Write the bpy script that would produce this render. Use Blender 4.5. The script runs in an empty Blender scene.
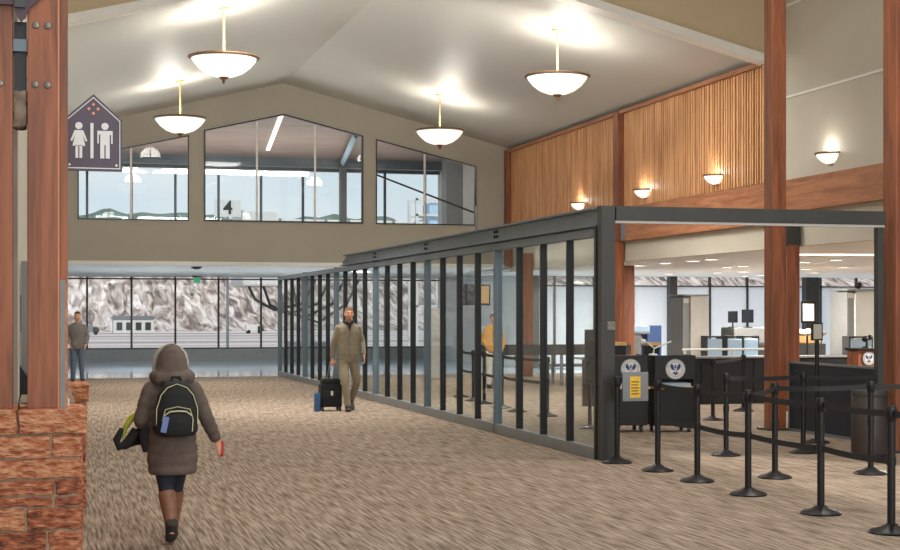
import bpy, bmesh, math, random
from mathutils import Vector, Matrix, noise
random.seed(7)
PI = math.pi
sc = bpy.context.scene
C = sc.collection
def V(*a): return Vector(a)

# ------------------------------------------------------------ materials
def srgb(r, g, b):
    f = lambda c: (c/255/12.92) if c/255 <= .04045 else ((c/255+.055)/1.055)**2.4
    return (f(r), f(g), f(b), 1)
def N(nt, t, **k):
    n = nt.nodes.new(t)
    for a, v in k.items(): setattr(n, a, v)
    return n
def newmat(name):
    m = bpy.data.materials.new(name); m.use_nodes = True
    nt = m.node_tree; b = nt.nodes['Principled BSDF']
    return m, nt, b
def mat(name, col, rough=.6, metal=0, var=.12, scale=6, bump=0, bscale=40, stretch=(1,1,1), emit=None, es=0):
    """procedural material: colour modulated by noise, optional bump"""
    m, nt, b = newmat(name)
    tc = N(nt, 'ShaderNodeTexCoord'); mp = N(nt, 'ShaderNodeMapping')
    mp.inputs['Scale'].default_value = stretch
    nt.links.new(tc.outputs['Object'], mp.inputs['Vector'])
    nz = N(nt, 'ShaderNodeTexNoise'); nz.inputs['Scale'].default_value = scale; nz.inputs['Detail'].default_value = 5
    nt.links.new(mp.outputs[0], nz.inputs['Vector'])
    cr = N(nt, 'ShaderNodeValToRGB')
    c = srgb(*col)
    cr.color_ramp.elements[0].position = .3; cr.color_ramp.elements[1].position = .7
    cr.color_ramp.elements[0].color = tuple(x*(1-var) for x in c[:3])+(1,)
    cr.color_ramp.elements[1].color = tuple(min(1, x*(1+var)) for x in c[:3])+(1,)
    nt.links.new(nz.outputs['Fac'], cr.inputs[0]); nt.links.new(cr.outputs[0], b.inputs['Base Color'])
    b.inputs['Roughness'].default_value = rough; b.inputs['Metallic'].default_value = metal
    if bump:
        n2 = N(nt, 'ShaderNodeTexNoise'); n2.inputs['Scale'].default_value = bscale; n2.inputs['Detail'].default_value = 4
        nt.links.new(mp.outputs[0], n2.inputs['Vector'])
        bp = N(nt, 'ShaderNodeBump'); bp.inputs['Strength'].default_value = bump; bp.inputs['Distance'].default_value = .02
        nt.links.new(n2.outputs['Fac'], bp.inputs['Height']); nt.links.new(bp.outputs[0], b.inputs['Normal'])
    if emit:
        b.inputs['Emission Color'].default_value = srgb(*emit); b.inputs['Emission Strength'].default_value = es
    return m
def wood(name, c1, c2, axis='Z', sc_=9, rough=.5):
    m, nt, b = newmat(name)
    tc = N(nt, 'ShaderNodeTexCoord'); mp = N(nt, 'ShaderNodeMapping')
    s = {'Z': (1, 1, .07), 'Y': (1, .07, 1), 'X': (.07, 1, 1)}[axis]
    mp.inputs['Scale'].default_value = s
    nt.links.new(tc.outputs['Object'], mp.inputs['Vector'])
    n1 = N(nt, 'ShaderNodeTexNoise'); n1.inputs['Scale'].default_value = sc_; n1.inputs['Detail'].default_value = 8; n1.inputs['Distortion'].default_value = 1.2
    nt.links.new(mp.outputs[0], n1.inputs['Vector'])
    n2 = N(nt, 'ShaderNodeTexNoise'); n2.inputs['Scale'].default_value = sc_*6; n2.inputs['Detail'].default_value = 3
    nt.links.new(mp.outputs[0], n2.inputs['Vector'])
    mx = N(nt, 'ShaderNodeMath', operation='ADD'); 
    m2 = N(nt, 'ShaderNodeMath', operation='MULTIPLY'); m2.inputs[1].default_value = .35
    nt.links.new(n2.outputs['Fac'], m2.inputs[0]); nt.links.new(n1.outputs['Fac'], mx.inputs[0]); nt.links.new(m2.outputs[0], mx.inputs[1])
    cr = N(nt, 'ShaderNodeValToRGB'); cr.color_ramp.elements[0].position = .48; cr.color_ramp.elements[1].position = .85
    cr.color_ramp.elements[0].color = srgb(*c2); cr.color_ramp.elements[1].color = srgb(*c1)
    nt.links.new(mx.outputs[0], cr.inputs[0]); nt.links.new(cr.outputs[0], b.inputs['Base Color'])
    b.inputs['Roughness'].default_value = rough
    return m
def glass(name, tint=(248, 251, 252), spec=.8, ior=1.5, maxfac=.35):
    m, nt, b = newmat(name); nt.nodes.remove(b)
    out = nt.nodes['Material Output']
    tr = N(nt, 'ShaderNodeBsdfTransparent'); tr.inputs[0].default_value = srgb(*tint)
    gl = N(nt, 'ShaderNodeBsdfGlossy'); gl.inputs['Roughness'].default_value = .02
    fr = N(nt, 'ShaderNodeFresnel'); fr.inputs[0].default_value = ior
    mn = N(nt, 'ShaderNodeMath', operation='MINIMUM'); mn.inputs[1].default_value = maxfac
    mx = N(nt, 'ShaderNodeMixShader')
    nt.links.new(fr.outputs[0], mn.inputs[0]); nt.links.new(mn.outputs[0], mx.inputs[0])
    nt.links.new(tr.outputs[0], mx.inputs[1]); nt.links.new(gl.outputs[0], mx.inputs[2])
    nt.links.new(mx.outputs[0], out.inputs['Surface'])
    return m

M = {}
M['paint'] = mat('cream_paint', (190, 183, 168), .7, var=.03, scale=1.5, bump=.05)
M['paintdk'] = mat('tan_paint', (196, 178, 146), .7, var=.03, scale=1.5)
M['ceil'] = mat('ceiling_paint', (186, 186, 179), .5, var=.05, scale=.6, stretch=(1, .25, 1))
M['white'] = mat('white_paint', (226, 224, 218), .5, var=.03)
M['greywall'] = mat('grey_paint', (150, 150, 146), .6, var=.05)
M['post'] = wood('douglas_fir_post', (152, 88, 54), (100, 56, 34))
M['postY'] = wood('douglas_fir_beam', (180, 122, 84), (134, 82, 52), 'Y')
M['slat'] = wood('cedar_slat', (226, 172, 120), (178, 124, 80), sc_=7)
M['slatback'] = wood('cedar_backing', (96, 58, 34), (64, 36, 20))
M['soffit'] = wood('outdoor_soffit_plank', (150, 132, 122), (112, 96, 90), 'X', 6)
M['steel'] = mat('dark_painted_steel', (64, 64, 62), .45, .3, var=.1, scale=4)
M['bluesteel'] = mat('blue_grey_steel', (96, 108, 116), .4, .4, var=.08, scale=3)
M['greysteel'] = mat('grey_steel', (128, 132, 134), .4, .4, var=.08)
M['black'] = mat('black_powder_coat', (20, 20, 21), .4, .2, var=.15)
M['belt'] = mat('black_webbing', (26, 26, 28), .8, var=.15, scale=60)
M['purple'] = mat('plum_painted_steel', (70, 54, 62), .45, .3, var=.1)
M['bolt'] = mat('galvanized_bolt', (120, 116, 108), .4, .7, var=.2, scale=30)
M['brass'] = mat('brass', (214, 196, 140), .35, .5, var=.06)
M['bronze'] = mat('bronze_rim', (110, 82, 56), .4, .6, var=.1)
M['glass'] = glass('clear_glass', (250, 252, 252), maxfac=.02)
M['glassp'] = glass('partition_glass', (244, 248, 248), maxfac=.1)
M['signplate'] = mat('plum_sign_plate', (74, 62, 76), .5, var=.1)
M['signwhite'] = mat('sign_white', (214, 212, 208), .6, var=.04)
M['copper'] = mat('copper_dots', (206, 140, 104), .5, .3, var=.1)
M['blue'] = mat('deep_blue', (34, 54, 108), .5, var=.1)
M['tray'] = mat('pale_blue_plastic', (176, 204, 226), .4, var=.08)
M['darkblue'] = mat('blue_plastic_panel', (60, 92, 150), .5, var=.1)
M['yellow'] = mat('yellow_paper', (232, 190, 60), .6, var=.1, scale=30)
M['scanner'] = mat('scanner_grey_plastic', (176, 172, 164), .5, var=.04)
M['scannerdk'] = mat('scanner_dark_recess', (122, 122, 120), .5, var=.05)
M['tanwood'] = mat('tan_laminate', (196, 156, 96), .5, var=.15, scale=12, stretch=(1, 8, 8))
M['grime'] = mat('weathered_timber_end', (128, 112, 96), .9, var=.4, scale=14, bump=.4)
M['binbody'] = mat('dark_brown_metal', (66, 58, 54), .45, .3, var=.1)
M['screen'] = mat('dark_screen', (28, 30, 34), .2, var=.2, scale=2)
M['skin'] = mat('skin', (206, 150, 122), .55, var=.08, scale=12)
M['paper'] = mat('printed_paper', (222, 206, 170), .7, var=.2, scale=18)
M['mortar'] = mat('mortar', (150, 130, 108), .95, var=.2, scale=40, bump=.4)
M['asphalt'] = mat('asphalt', (120, 116, 114), .9, var=.2)

def emis(name, col, s, s2=None):
    m, nt, b = newmat(name)
    b.inputs['Base Color'].default_value = srgb(*col)
    nz = N(nt, 'ShaderNodeTexNoise'); nz.inputs['Scale'].default_value = 5
    cr = N(nt, 'ShaderNodeValToRGB'); c = srgb(*col)
    cr.color_ramp.elements[0].color = tuple(x*.88 for x in c[:3])+(1,); cr.color_ramp.elements[1].color = c
    nt.links.new(nz.outputs['Fac'], cr.inputs[0]); nt.links.new(cr.outputs[0], b.inputs['Emission Color'])
    b.inputs['Emission Strength'].default_value = s; b.inputs['Roughness'].default_value = .35
    return m
M['alabaster'] = emis('lit_alabaster_bowl', (244, 238, 228), .5)
M['lamp'] = emis('lit_lamp_disc', (255, 244, 226), 6)
M['strip'] = emis('lit_strip_diffuser', (255, 236, 222), 1.1)
M['exit'] = emis('green_exit_face', (60, 150, 110), .35)

# red sandstone: a tint for each block, rough
def stone():
    m, nt, b = newmat('red_sandstone')
    geo = N(nt, 'ShaderNodeNewGeometry'); tc = N(nt, 'ShaderNodeTexCoord')
    n1 = N(nt, 'ShaderNodeTexNoise'); n1.inputs['Scale'].default_value = 14; n1.inputs['Detail'].default_value = 9
    mp = N(nt, 'ShaderNodeMapping'); mp.inputs['Scale'].default_value = (1, 1, 2.6)
    nt.links.new(tc.outputs['Object'], mp.inputs[0]); nt.links.new(mp.outputs[0], n1.inputs['Vector'])
    a = N(nt, 'ShaderNodeMath', operation='MULTIPLY_ADD'); a.inputs[1].default_value = .22
    nt.links.new(geo.outputs['Random Per Island'], a.inputs[0]); nt.links.new(n1.outputs['Fac'], a.inputs[2])
    cr = N(nt, 'ShaderNodeValToRGB')
    e = cr.color_ramp.elements; e[0].position = .34; e[0].color = srgb(84, 46, 34); e[1].position = .84; e[1].color = srgb(206, 150, 112)
    x = e.new(.58); x.color = srgb(164, 94, 62)
    nt.links.new(a.outputs[0], cr.inputs[0]); nt.links.new(cr.outputs[0], b.inputs['Base Color'])
    b.inputs['Roughness'].default_value = .92
    bp = N(nt, 'ShaderNodeBump'); bp.inputs['Strength'].default_value = 1; bp.inputs['Distance'].default_value = .05
    nt.links.new(n1.outputs['Fac'], bp.inputs['Height']); nt.links.new(bp.outputs[0], b.inputs['Normal'])
    return m
M['stone'] = stone()

# woven carpet: streaks of brown, tan and grey
def carpet():
    m, nt, b = newmat('woven_carpet')
    tc = N(nt, 'ShaderNodeTexCoord')
    def nz(scale, st, det=3, dist=0):
        mp = N(nt, 'ShaderNodeMapping'); mp.inputs['Scale'].default_value = st
        mp.inputs['Rotation'].default_value = (0, 0, .02)
        n = N(nt, 'ShaderNodeTexNoise'); n.inputs['Scale'].default_value = scale; n.inputs['Detail'].default_value = det; n.inputs['Distortion'].default_value = dist
        nt.links.new(tc.outputs['Object'], mp.inputs[0]); nt.links.new(mp.outputs[0], n.inputs['Vector']); return n
    a = nz(48, (1, .04, 1), 2, .2); c = nz(9, (1.2, 5, 1), 3); d = nz(.22, (1, 1, 1), 2)
    cr = N(nt, 'ShaderNodeValToRGB'); e = cr.color_ramp.elements
    e[0].position = .34; e[0].color = srgb(110, 95, 83); e[1].position = .66; e[1].color = srgb(178, 162, 145)
    x = e.new(.5); x.color = srgb(150, 133, 116)
    s = N(nt, 'ShaderNodeMath', operation='MULTIPLY_ADD'); s.inputs[1].default_value = .3
    s2 = N(nt, 'ShaderNodeMath', operation='SUBTRACT'); s2.inputs[1].default_value = .5
    nt.links.new(c.outputs['Fac'], s2.inputs[0]); nt.links.new(s2.outputs[0], s.inputs[0]); nt.links.new(a.outputs['Fac'], s.inputs[2])
    nt.links.new(s.outputs[0], cr.inputs[0])
    mx = N(nt, 'ShaderNodeMixRGB', blend_type='MULTIPLY'); mx.inputs[0].default_value = .3
    nt.links.new(cr.outputs[0], mx.inputs[1]); nt.links.new(d.outputs['Fac'], mx.inputs[2])
    nt.links.new(mx.outputs[0], b.inputs['Base Color']); b.inputs['Roughness'].default_value = .95
    b.inputs['Specular IOR Level'].default_value = .1
    return m
M['carpet'] = carpet()
M['tile'] = mat('polished_tile', (186, 204, 220), .07, var=.08, scale=1.5, stretch=(.3, 1, 1))
def snow():
    m, nt, b = newmat('snowy_hillside')
    tc = N(nt, 'ShaderNodeTexCoord'); n1 = N(nt, 'ShaderNodeTexNoise'); n1.inputs['Scale'].default_value = 1.1; n1.inputs['Detail'].default_value = 12; n1.inputs['Distortion'].default_value = 1.2
    mp = N(nt, 'ShaderNodeMapping'); mp.inputs['Scale'].default_value = (1, .12, .5); nt.links.new(tc.outputs['Object'], mp.inputs[0]); nt.links.new(mp.outputs[0], n1.inputs['Vector'])
    cr = N(nt, 'ShaderNodeValToRGB'); e = cr.color_ramp.elements
    e[0].position = .36; e[0].color = srgb(88, 74, 68); e[1].position = .64; e[1].color = srgb(214, 200, 192)
    x = e.new(.48); x.color = srgb(158, 138, 126)
    nt.links.new(n1.outputs['Fac'], cr.inputs[0]); nt.links.new(cr.outputs[0], b.inputs['Base Color']); b.inputs['Roughness'].default_value = .9
    return m
M['snow'] = snow()
def apron():
    m, nt, b = newmat('snowy_apron')
    tc = N(nt, 'ShaderNodeTexCoord'); mp = N(nt, 'ShaderNodeMapping'); mp.inputs['Scale'].default_value = (.08, 1, 1)
    n1 = N(nt, 'ShaderNodeTexNoise'); n1.inputs['Scale'].default_value = .12; n1.inputs['Detail'].default_value = 6
    nt.links.new(tc.outputs['Object'], mp.inputs[0]); nt.links.new(mp.outputs[0], n1.inputs['Vector'])
    cr = N(nt, 'ShaderNodeValToRGB'); e = cr.color_ramp.elements
    e[0].position = .42; e[0].color = srgb(140, 120, 110); e[1].position = .56; e[1].color = srgb(208, 192, 184)
    nt.links.new(n1.outputs['Fac'], cr.inputs[0]); nt.links.new(cr.outputs[0], b.inputs['Base Color'])
    return m
M['apron'] = apron()
M['pine'] = mat('distant_evergreens', (92, 108, 96), .9, var=.3, scale=.3)
def frosted():
    m, nt, b = newmat('frosted_window_film'); nt.nodes.remove(b)
    out = nt.nodes['Material Output']
    tl = N(nt, 'ShaderNodeBsdfTranslucent'); df = N(nt, 'ShaderNodeBsdfDiffuse')
    n = N(nt, 'ShaderNodeTexNoise'); n.inputs['Scale'].default_value = .8
    cr = N(nt, 'ShaderNodeValToRGB'); cr.color_ramp.elements[0].color = srgb(240, 243, 246); cr.color_ramp.elements[1].color = srgb(252, 253, 254)
    nt.links.new(n.outputs['Fac'], cr.inputs[0]); nt.links.new(cr.outputs[0], tl.inputs[0]); nt.links.new(cr.outputs[0], df.inputs[0])
    mx = N(nt, 'ShaderNodeMixShader'); mx.inputs[0].default_value = .35
    nt.links.new(tl.outputs[0], mx.inputs[1]); nt.links.new(df.outputs[0], mx.inputs[2])
    nt.links.new(mx.outputs[0], out.inputs['Surface'])
    return m
M['frost'] = frosted()

# ------------------------------------------------------------ mesh helpers
def box(bm, x0, x1, y0, y1, z0, z1, bev=0):
    vs = [bm.verts.new((x, y, z)) for x in (x0, x1) for y in (y0, y1) for z in (z0, z1)]
    F = [(0, 1, 3, 2), (4, 6, 7, 5), (0, 4, 5, 1), (2, 3, 7, 6), (0, 2, 6, 4), (1, 5, 7, 3)]
    fs = [bm.faces.new([vs[i] for i in f]) for f in F]
    if bev:
        es = list({e for f in fs for e in f.edges})
        bmesh.ops.bevel(bm, geom=es, offset=bev, segments=2, affect='EDGES', profile=.6)
    return vs
def cyl(bm, p0, p1, r0, r1=None, seg=16, caps=True):
    r1 = r0 if r1 is None else r1
    return tube(bm, [p0, p1], [r0, r1], seg, caps)
def tube(bm, pts, rad, seg=12, caps=True, up=None):
    """ring loft along pts; rad items are r or (ra, rb); up fixes the a-axis"""
    pts = [Vector(p) for p in pts]; rings = []
    n = len(pts); prev = None
    for i, p in enumerate(pts):
        t = (pts[min(i+1, n-1)]-pts[max(i-1, 0)]).normalized()
        if up is not None: a = Vector(up) - t*Vector(up).dot(t)
        elif prev is None:
            a = Vector((1, 0, 0)) if abs(t.x) < .8 else Vector((0, 1, 0)); a = a - t*a.dot(t)
        else: a = prev - t*prev.dot(t)
        a.normalize(); b = t.cross(a); prev = a
        r = rad[i] if i < len(rad) else rad[-1]
        ra, rb = (r, r) if not isinstance(r, (tuple, list)) else r
        rings.append([bm.verts.new(p+a*math.cos(2*PI*k/seg)*ra+b*math.sin(2*PI*k/seg)*rb) for k in range(seg)])
    for i in range(n-1):
        for k in range(seg):
            bm.faces.new((rings[i][k], rings[i][(k+1) % seg], rings[i+1][(k+1) % seg], rings[i+1][k]))
    if caps:
        bm.faces.new(list(reversed(rings[0]))); bm.faces.new(rings[-1])
    return rings
def lathe(bm, prof, c=(0, 0, 0), seg=32, a0=0, a1=2*PI, close=True):
    full = abs(a1-a0-2*PI) < 1e-6
    n = seg if full else seg+1; rings = []
    for r, z in prof:
        rings.append([bm.verts.new((c[0]+r*math.cos(a0+(a1-a0)*k/seg), c[1]+r*math.sin(a0+(a1-a0)*k/seg), c[2]+z)) for k in range(n)])
    for i in range(len(prof)-1):
        for k in range(seg):
            k2 = (k+1) % n
            bm.faces.new((rings[i][k], rings[i][k2], rings[i+1][k2], rings[i+1][k]))
def ell(bm, c, r, seg=16, rot=None):
    mt = Matrix.Translation(c) @ (rot or Matrix()) @ Matrix.Diagonal((r[0], r[1], r[2], 1))
    bmesh.ops.create_uvsphere(bm, u_segments=seg, v_segments=max(6, seg*2//3), radius=1, matrix=mt)
def prism(bm, poly, y0, y1, ax='Y'):
    """poly in (x,z) extruded along Y (or (y,z) along X, or (x,y) along Z)"""
    def P(a, b, t): return {'Y': (a, t, b), 'X': (t, a, b), 'Z': (a, b, t)}[ax]
    A = [bm.verts.new(P(a, b, y0)) for a, b in poly]; B = [bm.verts.new(P(a, b, y1)) for a, b in poly]
    n = len(poly)
    bm.faces.new(A); bm.faces.new(list(reversed(B)))
    for i in range(n): bm.faces.new((A[i], B[i], B[(i+1) % n], A[(i+1) % n]))
def BM(): return bmesh.new()
def obj(name, bm, m, parent=None, smooth=False, loc=None):
    bmesh.ops.recalc_face_normals(bm, faces=bm.faces)
    me = bpy.data.meshes.new(name); bm.to_mesh(me); bm.free()
    if smooth:
        for p in me.polygons: p.use_smooth = True
        try: me.set_sharp_from_angle(angle=.8)
        except Exception: pass
    o = bpy.data.objects.new(name, me); C.objects.link(o); me.materials.append(m)
    if parent: o.parent = parent
    if loc: o.location = loc
    return o
def tag(o, label, cat, group=None):
    o['label'] = label; o['category'] = cat
    if group: o['group'] = group
    return o
def thing(name, label, cat, loc=(0, 0, 0), rz=0, group=None):
    o = bpy.data.objects.new(name, None); C.objects.link(o); o.empty_display_size = .1
    o.location = loc; o.rotation_euler = (0, 0, rz); return tag(o, label, cat, group)
def struct(name, bm, m, parent=None, **k):
    o = obj(name, bm, m, parent, **k)
    if parent is None: o['kind'] = 'structure'
    return o
def copy_tree(o, parent=None):
    c = o.copy(); C.objects.link(c); c.parent = parent
    for ch in list(o.children): copy_tree(ch, c)
    return c
def shape(name, outer, holes, y, thick, m, parent=None):
    """flat sheet in the XZ plane with holes, thickness along Y"""
    cu = bpy.data.curves.new(name, 'CURVE'); cu.dimensions = '2D'; cu.fill_mode = 'BOTH'
    for poly in [outer]+holes:
        s = cu.splines.new('POLY'); s.points.add(len(poly)-1); s.use_cyclic_u = True
        for p, (a, b) in zip(s.points, poly): p.co = (a, b, 0, 1)
    cu.extrude = thick/2
    t = bpy.data.objects.new('t', cu); C.objects.link(t); bpy.context.view_layer.update()
    me = bpy.data.meshes.new_from_object(t.evaluated_get(bpy.context.evaluated_depsgraph_get()))
    bpy.data.objects.remove(t)
    me.transform(Matrix.Rotation(PI/2, 4, 'X')); me.transform(Matrix.Translation((0, y, 0)))
    me.materials.clear(); me.materials.append(m)
    o = bpy.data.objects.new(name, me); C.objects.link(o)
    if parent: o.parent = parent
    return o
def text(name, s, size, loc, rot, m, parent, ext=.003, align='CENTER', lh=1):
    cu = bpy.data.curves.new(name, 'FONT'); cu.body = s; cu.size = size; cu.extrude = ext
    cu.align_x = align; cu.align_y = 'CENTER'; cu.space_line = lh; cu.offset = size*.02
    t = bpy.data.objects.new('t', cu); C.objects.link(t); bpy.context.view_layer.update()
    me = bpy.data.meshes.new_from_object(t.evaluated_get(bpy.context.evaluated_depsgraph_get()))
    bpy.data.objects.remove(t); me.materials.clear(); me.materials.append(m)
    o = bpy.data.objects.new(name, me); C.objects.link(o); o.location = loc; o.rotation_euler = rot; o.parent = parent
    return o

# ------------------------------------------------------------ camera
TH = math.atan(410/1500)
cam = bpy.data.objects.new('camera', bpy.data.cameras.new('camera')); C.objects.link(cam)
cam.location = (0, 0, 1.75); cam.rotation_euler = (PI/2, 0, -TH)
cam.data.sensor_width = 36; cam.data.lens = 60; cam.data.shift_y = 38/900; cam.data.clip_end = 2000; cam.data.clip_start = .1
sc.camera = cam

# ------------------------------------------------------------ the hall
RX, RZ, SL = 6.53, 8.15, .248
def roof(x): return RZ-SL*abs(x-RX)
bm = BM(); box(bm, -12, 45, -8, 41.4, -.2, 0); struct('floor', bm, M['carpet'])
bm = BM(); box(bm, -12, 16, 41.4, 56.0, -.2, 0); struct('floor_tile', bm, M['tile'])
# vaulted ceiling
bm = BM(); t = .15
prism(bm, [(-.15, roof(-.15)), (RX, RZ), (13.4, roof(13.4)), (13.4, roof(13.4)+t), (RX, RZ+t), (-.15, roof(-.15)+t)], 25.45, 41.6)
struct('ceiling', bm, M['ceil'])
# high ceiling and gable end of the taller nearer space
HZ = 9.6
bm = BM(); box(bm, -4, 13.5, -8, 25.3, HZ, HZ+.15); struct('ceiling_high', bm, M['ceil'])
g = [(-.15, roof(-.15)-.02), (RX, RZ-.02), (13.2, roof(13.2)-.02), (13.2, HZ), (-.15, HZ)]
bm = BM(); prism(bm, g, 25.3, 25.45); struct('wall_gable', bm, M['paintdk'])
bm = BM()
prism(bm, [(-.15, roof(-.15)-.17), (RX, RZ-.17), (13.1, roof(13.1)-.17), (13.1, roof(13.1)-.02), (RX, RZ-.02), (-.15, roof(-.15)-.02)], 25.2, 25.55)
struct('trim_1', bm, M['white'])
# back wall with three clerestory windows
WINS = [[(.98, 4.27), (3.93, 4.27), (3.93, 6.62), (.98, 5.93)],
        [(4.34, 4.27), (8.8, 4.27), (8.8, 6.75), (6.54, 7.29), (4.34, 6.77)],
        [(9.17, 4.27), (12.12, 4.27), (12.12, 5.97), (9.17, 6.67)]]
o = shape('wall_back', [(-.15, 3.08), (13.3, 3.08), (13.3, roof(13.3)), (RX, RZ), (-.15, roof(-.15))], WINS, 41.6, .2, mat('back_wall_paint', (168, 162, 148), .7, var=.03, scale=1.5)); o['kind'] = 'structure'
LM = [[2.38], [5.8, 7.43], [10.6]]
for k, (w, lm) in enumerate(zip(WINS, LM)):
    cx_ = sum(p[0] for p in w)/len(w); cz = sum(p[1] for p in w)/len(w)
    inner = [(cx_+(p[0]-cx_)*.982, cz+(p[1]-cz)*.974) for p in w]
    o = shape('window_%d' % (k+1), w, [inner], 41.52, .12, M['black']); o['kind'] = 'structure'
    bm = BM(); prism(bm, inner, 41.55, 41.56); obj('pane', bm, M['glass'], o)
    for x in lm:
        top = 7.29-.236*abs(x-6.54)-.05
        bm = BM(); box(bm, x-.025, x+.025, 41.5, 41.56, 4.3, top); obj('mullion', bm, M['white'], o)
# left wall of the hall
bm = BM(); box(bm, -.35, -.15, 10.8, 41.6, 0, HZ); struct('wall_left', bm, M['paint'])
# right wall : lower opening, beam, slats and cream panels
bm = BM(); box(bm, 13.15, 13.3, 10, 41.5, 2.95, 3.6); box(bm, 13.2, 13.3, 24.9, 41.5, 3.6, roof(13.2)); box(bm, 13.15, 13.3, 10, 24.95, 3.57, HZ); box(bm, 13.16, 13.3, 24.9, 25.46, 4.2, HZ)
struct('wall_right', bm, M['paint'])
for z in (5.68, 7.35):
    bm = BM(); box(bm, 13.12, 13.155, 10, 24.95, z-.02, z+.02); struct('trim_%d' % (2 if z < 6 else 3), bm, M['white'])
bm = BM(); box(bm, 13.0, 13.15, 12, 24.8, 3.57, 4.15)
tag(obj('timber_beam', bm, M['postY']), 'wooden beam under the cream wall panel right of the tall column', 'beam')
t = thing('timber_beam', 'long wooden beam below the slatted wall, with a steel end plate', 'beam', (13.0, 25.3, 3.41))
bm = BM(); box(bm, 0, .2, 0, 7.2, 0, .76, .01); obj('timber', bm, M['postY'], t)
bm = BM(); box(bm, -.02, .0, 6.95, 7.2, .02, .74); obj('end_plate', bm, M['greysteel'], t)
for k, (y0, y1, lab) in enumerate([(25.4, 32.6, 'vertical cedar slat wall panel between the tall column and the middle post'), (33.0, 41.15, 'vertical cedar slat wall panel at the far end, beyond the middle post')]):
    p = thing('slat_panel', lab, 'wall panel', (13.1, y0, 4.17))
    bm = BM(); box(bm, .04, .09, 0, y1-y0, 0, 2.27); obj('backing', bm, M['slatback'], p)
    bm = BM(); y = .02
    while y < y1-y0-.06:
        w_ = random.choice((.05, .06, .085)); box(bm, -.05+random.random()*.02, .04, y, y+w_, .02, 2.24); y += w_+.05
    obj('slats', bm, M['slat'], p)
    bm = BM(); box(bm, -.12, .06, 0, y1-y0, 2.2, 2.28); obj('top_trim', bm, M['postY'], p)
def post(x0, x1, y0, y1, z1, label, z0=0, mat_='post'):
    t = thing('timber_post', label, 'post', ((x0+x1)/2, (y0+y1)/2, z0))
    a, b = (x1-x0)/2, (y1-y0)/2
    bm = BM(); box(bm, -a, a, -b, b, 0, z1-z0, .012); obj('timber', bm, M[mat_], t)
    return t
def foot(t, a):
    bm = BM(); box(bm, -a, a, -a, a, 0, .03); obj('base_plate', bm, M['steel'], t)
c1 = post(10.52, 10.76, 20.3, 20.55, HZ, 'tall wooden column standing on the carpet in front of the checkpoint, full height'); foot(c1, .2)
bm = BM(); box(bm, .12, .17, -.1, .1, 2.75, 3.2); obj('bracket', bm, M['steel'], c1)
post(12.97, 13.14, 32.65, 32.95, 6.45, 'wooden post dividing the two slatted wall panels', 3.41)
post(12.88, 13.12, 32.6, 32.86, 3.4, 'shorter wooden post under the steel end plate of the long beam')
post(14.28, 14.56, 35.5, 35.8, 2.95, 'wooden post inside the checkpoint under its ceiling, left of the grey scanner')
post(12.85, 13.12, 39.3, 39.6, 3.4, 'wooden post at the far end of the checkpoint side, seen through the glass partition')
c2 = post(12.88, 13.12, 24.25, 24.5, 3.4, 'wooden post directly behind the tall column, carrying the beam joint')
bm = BM(); box(bm, -.14, .12, -.145, -.127, 2.97, 3.38); box(bm, -.15, -.12, -.1, .1, 2.97, 3.38); obj('bracket', bm, M['steel'], c2)
post(12.95, 13.12, 41.2, 41.45, 6.45, 'thin wooden post in the far corner where the slatted wall meets the back wall', 3.08)
c3 = post(10.31, 10.62, 16.6, 16.9, HZ, 'tall wooden post at the right edge, where the dark steel beam ends'); foot(c3, .19)

# low soffit beyond the back wall, mezzanine slab, far glazing
bm = BM(); box(bm, -8, 15, 41.7, 56.3, 3.08, 3.3); struct('ceiling_low', bm, mat('warm_soffit_paint', (236, 224, 212), .6, var=.03))
bm = BM(); box(bm, -.15, 13.3, 41.45, 41.5, 3.06, 3.16); struct('trim_4', bm, M['white'])
bm = BM(); box(bm, -8, 16, 41.75, 57, 7.3, 7.45); struct('ceiling_canopy', bm, M['soffit'])
bm = BM(); box(bm, -8, 16, 53.2, 53.5, 6.98, 7.3); box(bm, -8, 16, 56, 56.25, 7.1, 7.3); struct('trim_5', bm, M['bluesteel'])
bm = BM(); box(bm, -.06, .06, -4.5, 4.5, -.04, 0)
o = tag(obj('strip_light', bm, M['strip'], smooth=False), 'long slanting strip light seen through the middle gable window', 'light'); o.location = (6.98, 46.2, 7.298); o.rotation_euler = (0, 0, -.105)
bm = BM(); box(bm, -8, 14.9, 55.95, 56.25, 0, .42); struct('wall_far_low', bm, M['greywall'])
o = thing('window_4', '', ''); del o['label']; del o['category']; o['kind'] = 'structure'; o.name = 'window_4'
bm = BM(); x = 1.65-1.585*6
xs = []
while x < 15: xs.append(x); x += 1.585
for x in xs: box(bm, x-.035, x+.035, 56.05, 56.15, .42, 3.08)
box(bm, -8, 14.9, 56.05, 56.15, 2.98, 3.03); box(bm, -8, 14.9, 56.0, 56.2, .42, .47)
obj('frame', bm, M['steel'], o)
bm = BM(); box(bm, -8, 14.9, 56.1, 56.11, .45, 3.08); obj('pane', bm, M['glass'], o)
o = thing('window_5', '', ''); del o['label']; del o['category']; o['kind'] = 'structure'
bm = BM()
for x in xs: box(bm, x-.045, x+.045, 56.05, 56.15, 3.3, 7.3)
obj('frame', bm, M['bluesteel'], o)
bm = BM(); box(bm, -8, 14.9, 56.1, 56.11, 3.3, 7.3); obj('pane', bm, M['glass'], o)
for (x, y, w, lab) in [(10.95, 55.3, .13, 'narrow grey column outside the middle gable window'), (13.75, 50, .3, 'wide grey column behind the right gable window')]:
    bm = BM(); box(bm, x-w, x+w, y-w, y+w, 3.3, 7.3, .02); tag(obj('steel_column', bm, M['greysteel']), lab, 'column')
bm = BM(); tube(bm, [(8.9, 43, 6.95), (10.5, 53, 7.15)], [(.1, .12)]*2, 4); tag(obj('steel_brace', bm, mat('pale_blue_paint', (150, 174, 192), .5)), 'pale blue slanting steel brace under the plank soffit', 'brace')
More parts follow.
